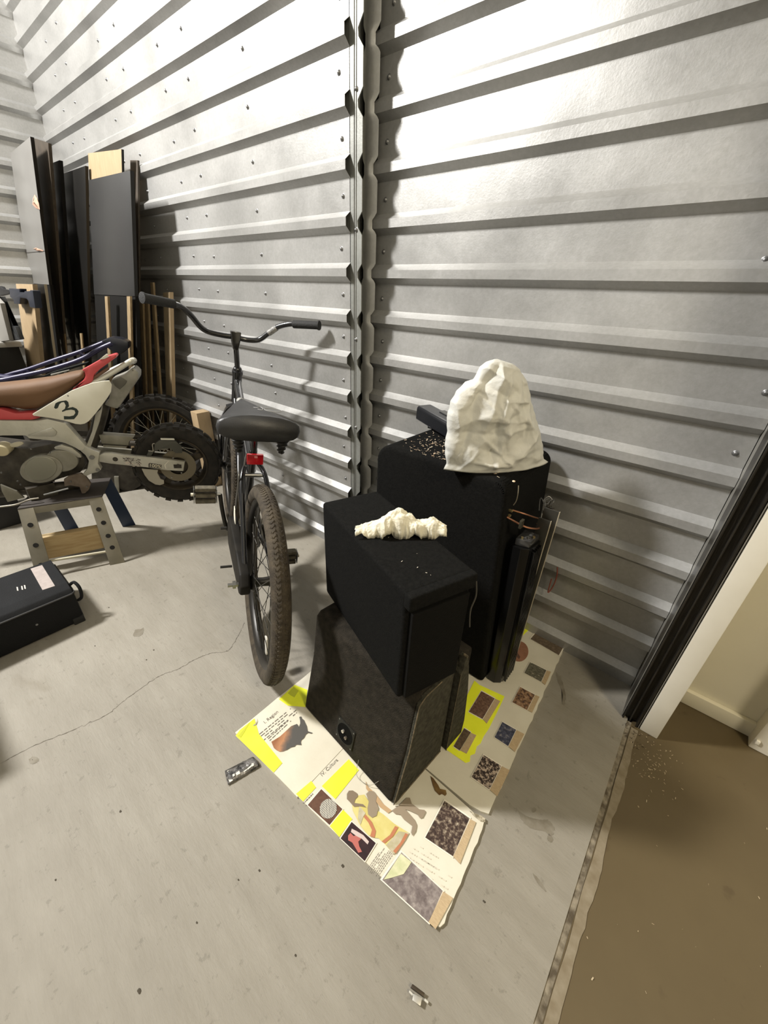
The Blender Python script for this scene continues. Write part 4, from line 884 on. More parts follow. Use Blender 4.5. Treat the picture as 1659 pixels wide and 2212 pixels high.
onseat([(.185 + .022 * math.sin(t), .038 + .028 * math.cos(t), .876) for t in [k * math.pi / 9 for k in range(18)]], closed=True)
onseat(bez([(.178, -.012, .877), (.170, .0, .877), (.19, .006, .877), (.215, .002, .876), (.20, -.008, .877), (.21, -.02, .874)], 4))
obj('saddle_print', b, STI, sdl, label='faint pale outline print')
b = B(); T(b, [(.31, 0, .69), (.285, 0, .76), (.27, 0, .80)], .0125); b.prism([BK(.25, -.022, .795), BK(.25, .022, .795), BK(.25, .018, .770), BK(.25, -.018, .770)], BU * .045, .003); obj('seat_post', b, BBK, bk)
SPR = mat('spring_black', (0.012, 0.011, 0.010), 0.5, 0.2)
for sd in (-1, 1):
    b = B(); c0 = BK(.165, sd * .072, .800); c1 = BK(.175, sd * .068, .735); b.tube([c0, c0.lerp(c1, .3), c1.lerp(c0, .08), c1], [.021, .019, .008, .0075], 14)
    hx = []
    for k in range(60):
        q = k / 59; c = c0.lerp(c1, q); r = .023 - .013 * q; an = q * 2 * math.pi * 4.5; hx.append(c + BU * r * math.cos(an) + BN * r * math.sin(an))
    b.tube(hx, .0024, 6); obj('saddle_spring', b, SPR, bk)
b = B(); T(b, [(.165, -.09, .803), (.165, .09, .803)], .004); T(b, [(.165, -.05, .80), (.30, -.018, .80), (.37, 0, .845)], .0035); T(b, [(.165, .05, .80), (.30, .018, .80), (.37, 0, .845)], .0035); obj('saddle_rails', b, SPR, bk)
b = B(); b.prism([BK(.262, x - .002, v) for x, v in ((-.028, .700), (.028, .700), (.028, .662), (-.028, .662))], BU * -.014, .003)
rf = obj('rear_reflector', b, mat('reflector_red', (0.42, 0.008, 0.015), 0.15, coat=0.8), bk, label='red plastic rear reflector')
b = B(); b.prism([BK(.247, x - .002, v) for x, v in ((-.004, .694), (.007, .694), (.007, .688), (-.004, .688))], BU * -.0012); obj('painted_glint', b, mat('glint_pink', (0.75, 0.25, 0.25), 0.1), rf)  # pale pink glint painted onto the red reflector
b = B(); T(b, [(.262, -.03, .70), (.262, -.036, .655), (.30, -.018, .640)], .003); obj('reflector_bracket', b, CHR, bk)
# cranks, pedals, chain wheel and guard
b = B(); b.lathe([(0, -.038), (.019, -.038), (.019, .038), (0, .038)], BK(.455, 0, .285), BN, BU, 20); obj('bottom_bracket', b, BBK, bk)
def crank(sd, pa, pv, ex=0.0):
    b = B(); T(b, [(.455, sd * .045, .285), (.455, sd * .075, .290), ((.455 + pa) / 2, sd * .092, (.285 + pv) / 2), (pa, sd * .102, pv)], .0085, 6); obj('crank_arm', b, mat('crank_steel_%s' % ('r' if sd > 0 else 'l'), (0.03, 0.028, 0.024), 0.35, 0.5), bk)
    pd = B(); pd.tube([BK(pa, sd * .10, pv), BK(pa, sd * (.205 + ex), pv)], .0065, 10); spin = obj('pedal', pd, CHR, bk, label='metal pedal with rubber treads')
    PR = mat('pedal_rubber_%s' % ('r' if sd > 0 else 'l'), (0.06, 0.052, 0.036), 0.7, var=(0.12, 0.105, 0.07), vscale=60)
    for dv in (-.026, 0.0, .026):
        b = B(); b.prism([BK(pa - .018, sd * (.118 + ex), pv + dv - .008), BK(pa - .018, sd * (.195 + ex), pv + dv - .008), BK(pa - .018, sd * (.195 + ex), pv + dv + .008), BK(pa - .018, sd * (.118 + ex), pv + dv + .008)], BU * .034, .004); obj('tread_block', b, PR, spin)
    for x in (.114, .198):
        b = B(); x += ex; b.prism([BK(pa - .02, sd * x, pv - .030), BK(pa + .02, sd * x, pv - .030), BK(pa + .02, sd * x, pv + .030), BK(pa - .02, sd * x, pv + .030)], BN * sd * .003, .0008); obj('end_plate', b, CHR, spin)
    b = B(); b.disc(BK(pa, sd * (.201 + ex), pv), BN * sd, .007, .010, 10); obj('end_cap', b, mat('cap_cream_%s' % ('r' if sd > 0 else 'l'), (0.55, 0.52, 0.42), 0.5), spin)
crank(-1, .470, .445); crank(1, .440, .130, .035)
b = B(); b.lathe([(.0, .048), (.07, .048), (.085, .046), (.088, .050), (.085, .054), (0, .052)], BK(.455, 0, .285), BN, BU, 40); obj('chain_ring', b, mat('ring_dark', (0.03, 0.03, 0.028), 0.4, 0.6), bk)
# long case covering the drive on the near side of the wheel
def casept(a, v, s=-.044): return BK(a, s, v)
b = B(); out = [(.40, .372), (.415, .34), (.40, .29), (.37, .262), (.25, .268), (.10, .282), (.0, .292), (-.035, .312), (-.040, .345), (-.01, .378), (.10, .392), (.30, .396), (.375, .392)]
b.prism([casept(a, v) for a, v in out], BN * -.034, .008, 3); cg = obj('chain_case', b, mat('case_brown_black', (0.007, 0.006, 0.0045), 0.6, var=(0.014, 0.012, 0.009), vscale=20, spec=0.2), bk, label='dusty black chain case')
b = B(); b.prism([casept(a, v, -.057) for a, v in ((.325, .445), (.350, .450), (.355, .41), (.320, .372), (.285, .368), (.300, .40))], BN * -.003, .0008); obj('case_sticker', b, mat('case_sticker', (0.70, 0.66, 0.54), 0.6), cg, label='worn cream sticker')
b = B(); b.tube([BK(0, -.06, .332), BK(0, -.0865, .332), BK(0, -.087, .332), BK(0, -.097, .332), BK(0, -.0975, .332), BK(0, -.112, .332)], [.008, .008, .014, .014, .007, .007], 6); obj('axle_nut', b, CHR, bk)
b = B(); b.cyl(BK(0, .055, .332), BK(0, .085, .332), .009, 8); obj('axle_nut', b, CHR, bk)
b = B(); b.cyl(BK(.09, -.09, .345), BK(.09, -.128, .345), .0045, 8); obj('guard_bolt', b, SPR, bk)
b = B(); b.cyl(BK(.30, -.09, .38), BK(.30, -.112, .38), .006, 8); obj('guard_bolt', b, SPR, bk)
b = B(); T(b, [(.325, -.050, .666), (.29, -.053, .64), (.262, -.055, .605), (.285, -.055, .55), (.313, -.055, .503), (.347, -.055, .44)], .0034, 8); obj('brake_cable', b, CHR, bk)
b = B(); T(b, [(.88, -.02, .72), (.84, -.055, .70), (.80, -.085, .64), (.78, -.085, .58), (.80, -.08, .53)], .0045, 8); obj('brake_cable', b, SPR, bk)
# ------------------------------------------------------------------ small dirt bike on a stand
MH = R_(62); MD_ = Vector((math.cos(MH), math.sin(MH), 0)); MN = Vector((math.sin(MH), -math.cos(MH), 0)); MP = Vector((-2.15, .42, 0)); UP = Vector((0, 0, 1))
def MX(x, y, off=0.0): return PL(x, y, MP + MN * off, MN)
def ML_(a, v, off=0.0): return MP + MD_ * a + MN * off + UP * v
def mo(b, name, m, parent, **k): return obj(name, b, m, parent, **k)
mx = thing('dirt_bike', 'small white and red dirt bike with brown seat and number 3 on a stand', 'motorbike', (-2.15, .42, 0))
ALU = mat('cast_aluminium', (0.36, 0.35, 0.30), 0.45, 0.5, var=(0.46, 0.45, 0.40), vscale=14, bump=0.15, bscale=90)
ALD = mat('dirty_aluminium', (0.20, 0.19, 0.15), 0.5, 0.5, var=(0.28, 0.27, 0.23), vscale=16)
BRN = mat('brown_vinyl', (0.095, 0.046, 0.017), 0.7, var=(0.12, 0.060, 0.024), vscale=6, bump=0.1, bscale=300)
WHP = mat('white_plastic', (0.68, 0.67, 0.58), 0.4, var=(0.60, 0.58, 0.49), vscale=8); REP = mat('red_plastic', (0.45, 0.055, 0.060), 0.4)
ENG = mat('engine_dark', (0.028, 0.024, 0.018), 0.55, 0.4, var=(0.06, 0.052, 0.04), vscale=25); KNO = mat('knobby_rubber', (0.008, 0.0066, 0.0048), 0.85, var=(0.020, 0.0165, 0.012), vscale=30)
DKB = mat('dark_hub', (0.018, 0.014, 0.009), 0.5, 0.4, var=(0.045, 0.034, 0.02), vscale=20)
def knobby(parent, c, R, w_, ax, u, seg, name='tyre', lab=None, rimin=.62):
    ax = Vector(ax); u = Vector(u); v = ax.cross(u); b = B()
    prof = [(R * rimin, -w_ * .30), (R * .80, -w_ * .50), (R * .90, -w_ * .50), (R * .955, -w_ * .36), (R * .965, 0), (R * .955, w_ * .36), (R * .90, w_ * .50), (R * .80, w_ * .50), (R * rimin, w_ * .30)]
    b.lathe(prof, c, ax, u, 48, closed=True)
    ty = mo(b, name, KNO, parent, smooth=40, label=lab)
    b = B()
    for k in range(seg):
        for row, off in ((-.36, 0), (0, .5), (.36, 0)):
            t = 2 * math.pi * (k + off) / seg; rad = u * math.cos(t) + v * math.sin(t); tn = v * math.cos(t) - u * math.sin(t); h = R * .955
            lean = ax * row * 1.0; q0 = c + rad * (h - abs(row) * .02) + ax * w_ * row
            wd = w_ * .13; ln = R * .055 * (18 / seg) * 1.4
            b.prism([q0 + tn * ln * i + ax * wd * j for i, j in ((-1, -1), (1, -1), (1, 1), (-1, 1))], (rad + lean).normalized() * R * .055, .0)
    mo(b, 'tread_knobs', KNO, ty, kind='stuff', smooth=False)
    return ty
axc = ML_(.388, .412, -.02)
ty = knobby(mx, axc, .205, .085, MN, MD_, 22, lab='knobbly rear tyre', rimin=.60)
b = B(); b.lathe([(.130, -.035), (.136, -.036), (.136, .036), (.130, .035), (.118, .02), (.116, -.02)], axc, MN, MD_, 40, closed=True); mo(b, 'rim', DKB, ty, smooth=40)
b = B(); b.lathe([(0, -.05), (.02, -.05), (.05, -.03), (.052, .02), (.060, .028), (.060, .032), (.02, .036), (.02, .055), (0, .055)], axc, MN, MD_, 28); mo(b, 'hub', DKB, ty, smooth=40)
for k in range(5):
    t = k * 2 * math.pi / 5 + .3; r0 = MD_ * math.cos(t) + UP * math.sin(t); t0 = UP * math.cos(t) - MD_ * math.sin(t)
    b = B(); b.prism([axc + r0 * x + t0 * y + MN * .018 for x, y in ((.045, -.020), (.122, -.013), (.122, .013), (.045, .020))], MN * -.03, .003); mo(b, 'wheel_spoke', DKB, ty)
b = B(); b.lathe([(.045, .040), (.082, .040), (.082, .043), (.045, .043)], axc, MN, MD_, 36, closed=True); mo(b, 'brake_disc', mat('disc_steel', (0.16, 0.14, 0.10), 0.4, 0.7), ty)
def plate_px(pts, off, th, m, name, parent=mx, bev=.002, **k):
    b = B(); b.prism([MX(x, y, off) for x, y in pts], MN * -th, bev); return mo(b, name, m, parent, **k)
def c0(pts): return [(x / 5.53, 760 + y / 5.53) for x, y in pts]      # detail sheet A
def c1(pts): return [(x / 5.53, 960 + y / 5.53) for x, y in pts]      # detail sheet B
def c2(pts): return [(240 + x / 6.9125, 840 + y / 6.9125) for x, y in pts]
# swing arm, near and far
sa = plate_px(c2([(-105, 960), (0, 960), (170, 990), (600, 1025), (860, 1060), (1100, 1095), (1080, 1230), (820, 1215), (500, 1170), (0, 1120), (-180, 1090), (-200, 1000)]), .060, .022, ALU, 'swing_arm', label='flat aluminium swing arm', bev=.003)
b = B(); b.disc(MX(249, 992, .0603), MN, .0105, .0008, 20); mo(b, 'arm_hole', ENG, sa)
b = B(); b.disc(MX(385, 1006, .0603), MN, .010, .006, 6); b.prism([MX(x, y, .0606) for x, y in c2([(930, 1130), (1050, 1130), (1055, 1185), (940, 1185)])], MN * .0006); mo(b, 'axle_bolt', ENG, sa)
b = B(); b.prism([MX(x, y, .0604) for x, y in c2([(850, 1078), (862, 1078), (812, 1135), (825, 1190), (812, 1190), (795, 1135)])], MN * .0008); mo(b, 'arm_groove', mat('bright_line', (0.6, 0.58, 0.5), 0.3, 0.3), sa)
cu = bpy.data.curves.new('h', 'FONT'); cu.body = '100%'; cu.extrude = .0003
def decal_text(txt, p0, p1, off, m, parent, name):
    cu = bpy.data.curves.new('h', 'FONT'); cu.body = txt; cu.extrude = .002; t = bpy.data.objects.new('h', cu); COL.objects.link(t); bpy.context.view_layer.update()
    me = bpy.data.meshes.new_from_object(t.evaluated_get(bpy.context.evaluated_depsgraph_get())); bpy.data.objects.remove(t); wid = max(v.co.x for v in me.vertices)
    a = MX(*p0, off); c = MX(*p1, off); u = c - a; k = u.length / wid; u.normalize(); v = MN.cross(u) * 1.0
    bb = B(); bb.bm.from_mesh(me); bpy.data.meshes.remove(me)
    for q in bb.bm.verts: q.co = a + u * (q.co.x * k) + v * (q.co.y * k) + MN * (.0004 * (1 if q.co.z > 0 else 0))
    return obj(name, bb, m, parent, label='lettering ' + txt, smooth=False)
plate_px(c2([(558, 1120), (575, 1105), (755, 1135), (750, 1190), (735, 1195), (558, 1172)]), .0608, .0006, mat('decal_grey', (0.05, 0.045, 0.04), 0.5), 'decal_plate', sa, 0)
decal_text('100%', (321.5, 1008), (347.5, 1011.5), .0610, mat('decal_cream', (0.62, 0.57, 0.42), 0.5), sa, 'decal_text')
rr = random.Random(4); b = B()
for i in range(26):
    x = 268 + rr.uniform(0, 37); y = 994 + (x - 268) * .12 + rr.uniform(-6, 6); l = rr.uniform(1.5, 5); a = rr.uniform(-1.2, 1.2)
    b.prism([MX(x + dx * l * math.cos(a) - dy * math.sin(a), y + dx * l * math.sin(a) + dy * math.cos(a), .0606) for dx, dy in ((-1, -.7), (1, -.4), (1, .6), (-1, .5))], MN * .0002)
mo(b, 'worn_decal', mat('decal_worn', (0.08, 0.06, 0.055), 0.6), sa, smooth=False, label='worn scribbled decal')
b = B()
for i in range(12):
    x = 272 + rr.uniform(0, 30); y = 1000 + (x - 268) * .12 + rr.uniform(-3, 5); l = rr.uniform(1.5, 4)
    b.prism([MX(x + dx * l, y + dy, .0609) for dx, dy in ((-1, -.6), (1, -.3), (1, .6), (-1, .5))], MN * .0002)
mo(b, 'worn_decal', mat('decal_cream2', (0.55, 0.48, 0.42), 0.6), sa, smooth=False)
b = B(); b.prism([ML_(a, v, -.075) for a, v in ((.02, .52), (.42, .43), (.42, .39), (.02, .47))], MN * -.018, .002); mo(b, 'swing_arm', ALD, mx)
# chain guide, calliper, disc bracket
plate_px(c2([(455, 1195), (700, 1215), (690, 1260), (740, 1350), (790, 1370), (790, 1420), (730, 1440), (660, 1430), (560, 1370), (500, 1290)]), .050, .010, mat('guide_plastic', (0.30, 0.28, 0.23), 0.5), 'chain_guide', label='pale curved chain guide')
plate_px(c2([(650, 820), (720, 770), (960, 780), (1050, 860), (1060, 960), (960, 960), (880, 890), (740, 900), (640, 940), (600, 1000), (520, 1010), (560, 930), (640, 920)]), .052, .018, mat('calliper_grey', (0.06, 0.06, 0.05), 0.5, 0.4), 'brake_calliper')
plate_px(c2([(735, 738), (940, 742), (950, 768), (740, 765)]), .054, .006, mat('pale_pad', (0.55, 0.54, 0.47), 0.4), 'pad_clip')
b = B(); b.tube(bez([MX(x, y, .058) for x, y in c2([(650, 815), (618, 830), (625, 900), (620, 930), (555, 925)])], 5), .0022, 6); mo(b, 'brake_hose', mat('hose_grey', (0.35, 0.33, 0.28), 0.4, 0.5), mx)
for p in ((374, 989), (399, 996), (371, 1031), (392, 1021)):
    b = B(); b.disc(MX(*p, .045), MN, .0035, .004, 8); mo(b, 'hub_bolt', CHR, ty)
# mud guard piece and exhaust
plate_px(c0([(1180, 990), (1600, 1020), (1540, 1075), (1535, 1120), (1215, 1095)]), -.01, .05, ALD, 'chain_guard', label='grey plate above the swing arm')
plate_px(c0([(1225, 1120), (1510, 1135), (1510, 1152), (1235, 1140)]), .0, .03, ALD, 'chain_guard')
b = B(); q = c0([(1330, 330), (1500, 260), (1560, 200), (1600, 190), (1659, 250), (1659, 320), (1440, 640), (1400, 690), (1235, 640), (1300, 560), (1310, 450)])
plate_px(q, .03, .10, mat('muffler_alu', (0.20, 0.195, 0.165), 0.5, 0.5, var=(0.30, 0.29, 0.26), vscale=18, bump=0.2, bscale=60), 'muffler', bev=.012, label='dull dented aluminium muffler')
plate_px(c0([(1335, 345), (1440, 300), (1515, 350), (1500, 385), (1430, 450), (1370, 405)]), .036, .006, mat('muffler_strap', (0.10, 0.095, 0.08), 0.5, 0.4), 'muffler_strap')
# subframe loop
b = B(); b.tube(bez([MX(x, y, .048) for x, y in c0([(1085, 380), (1200, 330), (1330, 255), (1450, 180), (1560, 110)])] + [MX(1598 / 5.53, 760 + 95 / 5.53, .02), MX(1600 / 5.53, 760 + 112 / 5.53, -.03), MX(1560 / 5.53, 760 + 125 / 5.53, -.07), MX(1400 / 5.53, 760 + 190 / 5.53, -.07), MX(1180 / 5.53, 760 + 300 / 5.53, -.07)], 6), .0105, 12); mo(b, 'subframe_loop', mat('subframe_white', (0.58, 0.57, 0.50), 0.3, 0.4), mx, label='pale tube loop of the subframe')
plate_px(c0([(1140, 740), (1200, 690), (1225, 620), (1218, 700), (1190, 830), (1075, 1160), (1020, 1150), (1100, 950)]), .052, .012, ALU, 'frame_strut', label='aluminium strut')
b = B(); b.disc(MX(1052 / 5.53, 760 + 1165 / 5.53, .056), MN, .007, .010, 12); mo(b, 'bolt', CHR, mx)
# side panel with the number
sp_ = plate_px(c0([(385, 745), (640, 590), (850, 465), (980, 415), (1090, 375), (1240, 348), (1305, 345), (1335, 395), (1325, 480), (1290, 540), (1210, 650), (1130, 750), (1060, 830), (1010, 860), (960, 868), (900, 862), (780, 825), (600, 790), (400, 765)]), .090, .008, WHP, 'side_panel', bev=.002, label='white side panel with a black number 3')
NUM = mat('number_black', (0.012, 0.022, 0.018), 0.5)
num = c0([(645, 668), (662, 615), (690, 600), (720, 590), (790, 580), (815, 600), (825, 650), (805, 672), (870, 660), (915, 680), (938, 710), (930, 750), (885, 805), (765, 808), (762, 768), (830, 772), (880, 760), (900, 730), (890, 700), (850, 690), (790, 700), (745, 718), (738, 705), (775, 680), (785, 640), (765, 600), (735, 605), (710, 625), (690, 672), (665, 682)])
plate_px(num, .0908, .0007, NUM, 'number_three', sp_, 0)
b = B(); b.disc(MX(147, 855, .0902), MN, .003, .001, 10); mo(b, 'panel_screw', SCR, sp_)
# seat and red bodywork
def loft(out_t, out_b, width, n=26, edge=.35, m=14):
    """body between an upper and a lower picture line, rounded across the bike"""
    bb = B(); t = bb.bm; rows = []
    def at(L_, s):
        x = s * (len(L_) - 1); i = min(int(x), len(L_) - 2); f = x - i; return (L_[i][0] + (L_[i + 1][0] - L_[i][0]) * f, L_[i][1] + (L_[i + 1][1] - L_[i][1]) * f)
    for i in range(n + 1):
        s = i / n; T0 = MX(*at(out_t, s), width * .2); B0 = MX(*at(out_b, s), width * .5); row = []; c = (T0 + B0) / 2; h = (T0.z - B0.z) / 2; ca = (c - MP).dot(MD_); base = MP + MD_ * ca + UP * c.z; shear = ((T0 - B0).dot(MD_)) / max(1e-5, 2 * h)
        hw_ = width * (.5 - .12 * s)
        for j in range(m):
            a = 2 * math.pi * j / m; x = math.copysign(abs(math.cos(a)) ** .6, math.cos(a)) * hw_; z = math.copysign(abs(math.sin(a)) ** .7, math.sin(a)) * h
            row.append(t.verts.new(base + MN * x + UP * z + MD_ * shear * z))
        rows.append(row)
    for i in range(n):
        for j in range(m): t.faces.new((rows[i][j], rows[i][(j + 1) % m], rows[i + 1][(j + 1) % m], rows[i + 1][j]))
    t.faces.new(rows[0][::-1]); t.faces.new(rows[-1]); bmesh.ops.recalc_face_normals(t, faces=t.faces[:]); return bb
mo(loft(c0([(-500, 400), (-200, 405), (0, 388), (300, 355), (600, 310), (850, 250), (1000, 225)]), c0([(-400, 700), (-150, 680), (60, 690), (250, 725), (420, 715), (700, 560), (1000, 330)]), .15), 'seat', BRN, mx, smooth=180, label='brown vinyl seat')
plate_px(c0([(860, 455), (1000, 330), (1020, 290), (1010, 240), (970, 218), (1060, 170), (1200, 90), (1290, 50), (1370, 25), (1400, 40), (1385, 70), (1290, 140), (1180, 220), (1120, 280), (1110, 340), (1090, 370), (980, 410), (880, 455)]), .062, .05, REP, 'rear_mudguard', bev=.006, label='red rear mudguard')
plate_px(c0([(1185, 95), (1225, 60), (1270, 25), (1290, 30), (1285, 50), (1310, 55), (1250, 85)]), .066, .006, WHP, 'torn_sticker', bev=.001)
plate_px(c0([(-300, 690), (0, 680), (180, 735), (385, 725), (400, 760), (470, 795), (380, 815), (0, 815), (-300, 812)]), .065, .06, REP, 'side_cover', bev=.006, label='red side cover under the seat')
b = B(); b.tube([MX(190, 825, .05), MX(235, 795, .05)], .006, 8); mo(b, 'rail', mat('rail_brown', (0.12, 0.06, 0.035), 0.5), mx)
# frame spar
plate_px(c0([(-300, 815), (0, 820), (430, 825), (560, 800), (780, 850), (850, 930), (930, 1020), (1020, 1120), (1000, 1170), (960, 1190), (880, 1140), (760, 1090), (620, 1065), (340, 1040), (310, 1005), (0, 1005), (-300, 1010)]), .070, .04, mat('spar_aluminium', (0.42, 0.41, 0.35), 0.5, 0.4, var=(0.52, 0.51, 0.45), vscale=12, bump=0.3, bscale=50), 'frame_spar', bev=.008, label='broad pale aluminium frame spar')
plate_px(c0([(320, 1000), (620, 905), (680, 960), (660, 1005), (620, 1015)]), .076, .01, ALU, 'weld_plate', bev=.004)
plate_px(c1([(1000, 5), (1090, 60), (1190, 100), (1170, 230), (1210, 300), (1165, 335), (1110, 345), (1020, 385), (985, 360), (1040, 300), (1060, 200), (1020, 130), (960, 80)]), .068, .035, ALU, 'pivot_plate', bev=.004, label='aluminium plate around the swing arm pivot')
for p, r in (((1100, 150), .010), ((1170, 300), .0075)):
    b = B(); b.disc(MX(p[0] / 5.53, 960 + p[1] / 5.53, .068), MN, r, .008, 12); mo(b, 'bolt', CHR, mx)
# engine
plate_px(c1([(-200, -10), (330, 50), (620, -10), (900, 60), (1010, 150), (1020, 260), (960, 340), (760, 400), (640, 440), (500, 520), (100, 560), (-200, 560)]), .030, .11, ENG, 'engine_block', bev=.01, label='dark engine block')
def cover(cx_, cy_, rx, ry, off, th, m, nm, rot=0.0, lab=None):
    b = B(); P_ = []
    for k in range(32):
        t = 2 * math.pi * k / 32; x = rx * math.cos(t); y = ry * math.sin(t); P_.append(MX((cx_ + x * math.cos(rot) - y * math.sin(rot)) / 5.53, 960 + (cy_ + x * math.sin(rot) + y * math.cos(rot)) / 5.53, off))
    b.prism(P_, MN * -th, .005, 3); return mo(b, nm, m, mx, label=lab)
cover(730, 200, 205, 130, .060, .04, ALD, 'engine_cover', .05)
cover(490, 300, 258, 165, .066, .045, ALD, 'engine_cover', -.12, 'oval aluminium engine side cover')
cover(485, 290, 195, 145, .070, .01, mat('cover_face', (0.25, 0.245, 0.20), 0.42, 0.5), 'cover_face', -.12)
plate_px(c1([(640, 40), (740, 5), (860, 40), (960, 120), (975, 160), (930, 160), (860, 110), (760, 70), (660, 60)]), .062, .02, ALU, 'engine_rib', bev=.004)
plate_px(c1([(760, 420), (820, 380), (960, 345), (1020, 380), (1085, 470), (1060, 545), (1015, 585), (975, 590), (950, 510), (840, 490), (770, 505)]), .072, .015, mat('rusty_bracket', (0.10, 0.075, 0.055), 0.6, 0.3, var=(0.15, 0.12, 0.095), vscale=30), 'foot_peg_bracket', bev=.003)
for p in ((848, 440), (1040, 500), (600, 95), (375, 50), (215, 435), (250, 475), (20, 335)):
    b = B(); b.disc(MX(p[0] / 5.53, 960 + p[1] / 5.53, .071), MN, .0035, .006, 8); mo(b, 'bolt', CHR, mx)
cover(0, 80, 110, 62, .085, .06, mat('cream_cylinder', (0.42, 0.37, 0.24), 0.5), 'rubber_bung', .2)
cover(190, -95 + 200 - 100, 88, 30, .05, .01, mat('pale_oval', (0.45, 0.42, 0.33), 0.5), 'carburettor_cap', -.2)
plate_px(c1([(0, 480), (200, 560), (290, 640), (90, 690), (20, 560)]), .05, .01, ALD, 'skid_bracket', bev=.002)
b = B(); b.tube(bez([MX(0, 1095, .10), MX(35, 1090, .10), MX(62, 1080, .10), MX(84, 1076, .095)], 5), .004, 8); mo(b, 'side_lever', mat('lever_grey', (0.22, 0.2, 0.16), 0.4, 0.6), mx)
b = B(); b.tube([MX(95, 1069, .10), MX(148, 1055, .10)], .0035, 8); mo(b, 'side_lever', CHR, mx)
b = B(); b.tube([ML_(-.6, .36, 0), ML_(-.02, .36, 0)], .022, 10); b.box(ML_(-.2, .33, 0) - Vector((.05, .05, 0)), ML_(-.2, .33, 0) + Vector((.05, .05, .06))); mo(b, 'lower_frame', ENG, mx)
b = B(); b.tube(bez([ML_(-.02, .44, -.03), ML_(.08, .60, -.03), ML_(.15, .74, -.03)]), .026, 12); mo(b, 'shock_absorber', ENG, mx, label='dark shock absorber')

# the stand
st = thing('bike_stand', 'grey steel stand with round holes in its legs under the dirt bike', 'stand', (-2.2, .31, 0))
STM = mat('stand_steel', (0.20, 0.185, 0.145), 0.5, 0.4, var=(0.27, 0.25, 0.20), vscale=10); BLU = mat('blue_steel', (0.010, 0.022, 0.055), 0.5); HOL = mat('hole_dark', (0.006, 0.005, 0.004), 0.9)
TR_, TL_ = Vector((-2.035, .42, .325)), Vector((-2.155, .135, .325)); FR, FL_ = Vector((-1.954, .403, 0)), Vector((-2.080, .085, 0))
inn = Vector((-.883, .469, 0)).normalized() * 1.0
cen = Vector((-2.22, .31, 0))
def back(p): # mirrored across the stand's centre line
    d = (p - cen); k = d.dot(Vector((.883, -.469, 0))); return p - Vector((.883, -.469, 0)) * (2 * k)
wdt = Vector((.131, .293, 0)).normalized() * .054
def leg(top, foot, sgn, holes):
    b = B(); w0 = wdt * sgn; th = inn * .004 if holes else -inn * .004
    b.prism([top, top - w0, foot - w0 * 1.15, foot], th, .0008); lg = obj('leg', b, STM if holes else BLU, st, label=None if holes else 'dark blue rear leg')
    if holes:
        nrm = (top - foot).cross(wdt).normalized()
        if nrm.dot(inn) > 0: nrm = -nrm
        for f in holes:
            b = B(); b.disc(top.lerp(foot, f) - w0 * .53 , nrm, .0105, .0012, 18); obj('round_hole', b, HOL, lg)
    return lg
leg(TR_, FR, 1, (.16, .36, .56, .74)); leg(TL_, FL_, -1, (.22, .5, .78)); leg(back(TR_), back(FR), 1, None); leg(back(TL_), back(FL_), -1, None)
b = B(); b.prism([TR_ + Vector((0, 0, .004)), TL_ + Vector((0, 0, .004)), TL_ - Vector((0, 0, .030)), TR_ - Vector((0, 0, .030))], inn * .004, .0008); obj('top_rail', b, STM, st)
b = B(); b.prism([TR_ + Vector((0, 0, .006)), TL_ + Vector((0, 0, .006)), back(TL_) + Vector((0, 0, .006)), back(TR_) + Vector((0, 0, .006))], (0, 0, -.006), .001); obj('top_plate', b, mat('rubber_top', (0.03, 0.024, 0.02), 0.8), st, label='black rubber top')
b = B(); p0, p1 = TR_.lerp(FR, .80) - wdt, FL_.lerp(TL_, .24) + wdt; b.tube([p0 + inn * .01, p1 + inn * .01], .006, 8); obj('cross_bar', b, mat('pale_bar', (0.36, 0.33, 0.24), 0.5, 0.3), st)
LUM = mat('stud_lumber', (0.42, 0.32, 0.17), 0.7, var=(0.30, 0.20, 0.09), vscale=14, vamt=0.5, stretch=(1, 1, 7))
b = B(); q0 = TR_.lerp(FR, .46) - wdt * 1.0 + inn * .03; q1 = TL_.lerp(FL_, .46) + wdt * .2 + inn * .03
b.prism([q0, q1, q1 - Vector((0, 0, .115)), q0 - Vector((0, 0, .115))], inn * .038, .003); obj('lumber_block', b, LUM, st, label='pale lumber block braced between the legs')

# ------------------------------------------------------------------ second bike behind: larger wheel and purple subframe
m2 = thing('dirt_bike', 'larger dirt bike behind with spoked knobbly wheel and dark purple subframe tubes', 'motorbike', (-2.75, .99, 0))
c2c = Vector((-2.70, .985, .302)); 
def WXp(x, y, off=0.0): return PL(x, y, c2c + MN * off, MN)
t2 = knobby(m2, c2c, .300, .10, MN, MD_, 30, lab='large knobbly tyre behind', rimin=.74)
GLD = mat('rim_bronze', (0.07, 0.05, 0.025), 0.4, 0.6)
b = B(); b.lathe([(.212, -.022), (.226, -.026), (.226, .026), (.212, .022), (.204, .008), (.204, -.008)], c2c, MN, MD_, 48, closed=True); obj('rim', b, GLD, t2, smooth=40)
b = B(); b.lathe([(0, -.05), (.045, -.05), (.045, -.04), (.03, -.03), (.03, .03), (.045, .04), (.045, .05), (0, .05)], c2c, MN, MD_, 20); obj('hub', b, ALD, t2, smooth=40)
b = B()
for k in range(32):
    t = 2 * math.pi * k / 32; off = (1 if k % 2 else -1) * .9; b.tube([c2c + (MD_ * math.cos(t + off) + UP * math.sin(t + off)) * .04 + MN * .035 * (1 if k % 4 < 2 else -1), c2c + (MD_ * math.cos(t) + UP * math.sin(t)) * .208], .0016, 5, cap=False)
obj('spokes', b, mat('spoke_bright', (0.45, 0.43, 0.36), 0.35, 0.6), t2, kind='stuff')
PUR = mat('purple_paint', (0.014, 0.012, 0.045), 0.35, 0.1, coat=0.2)
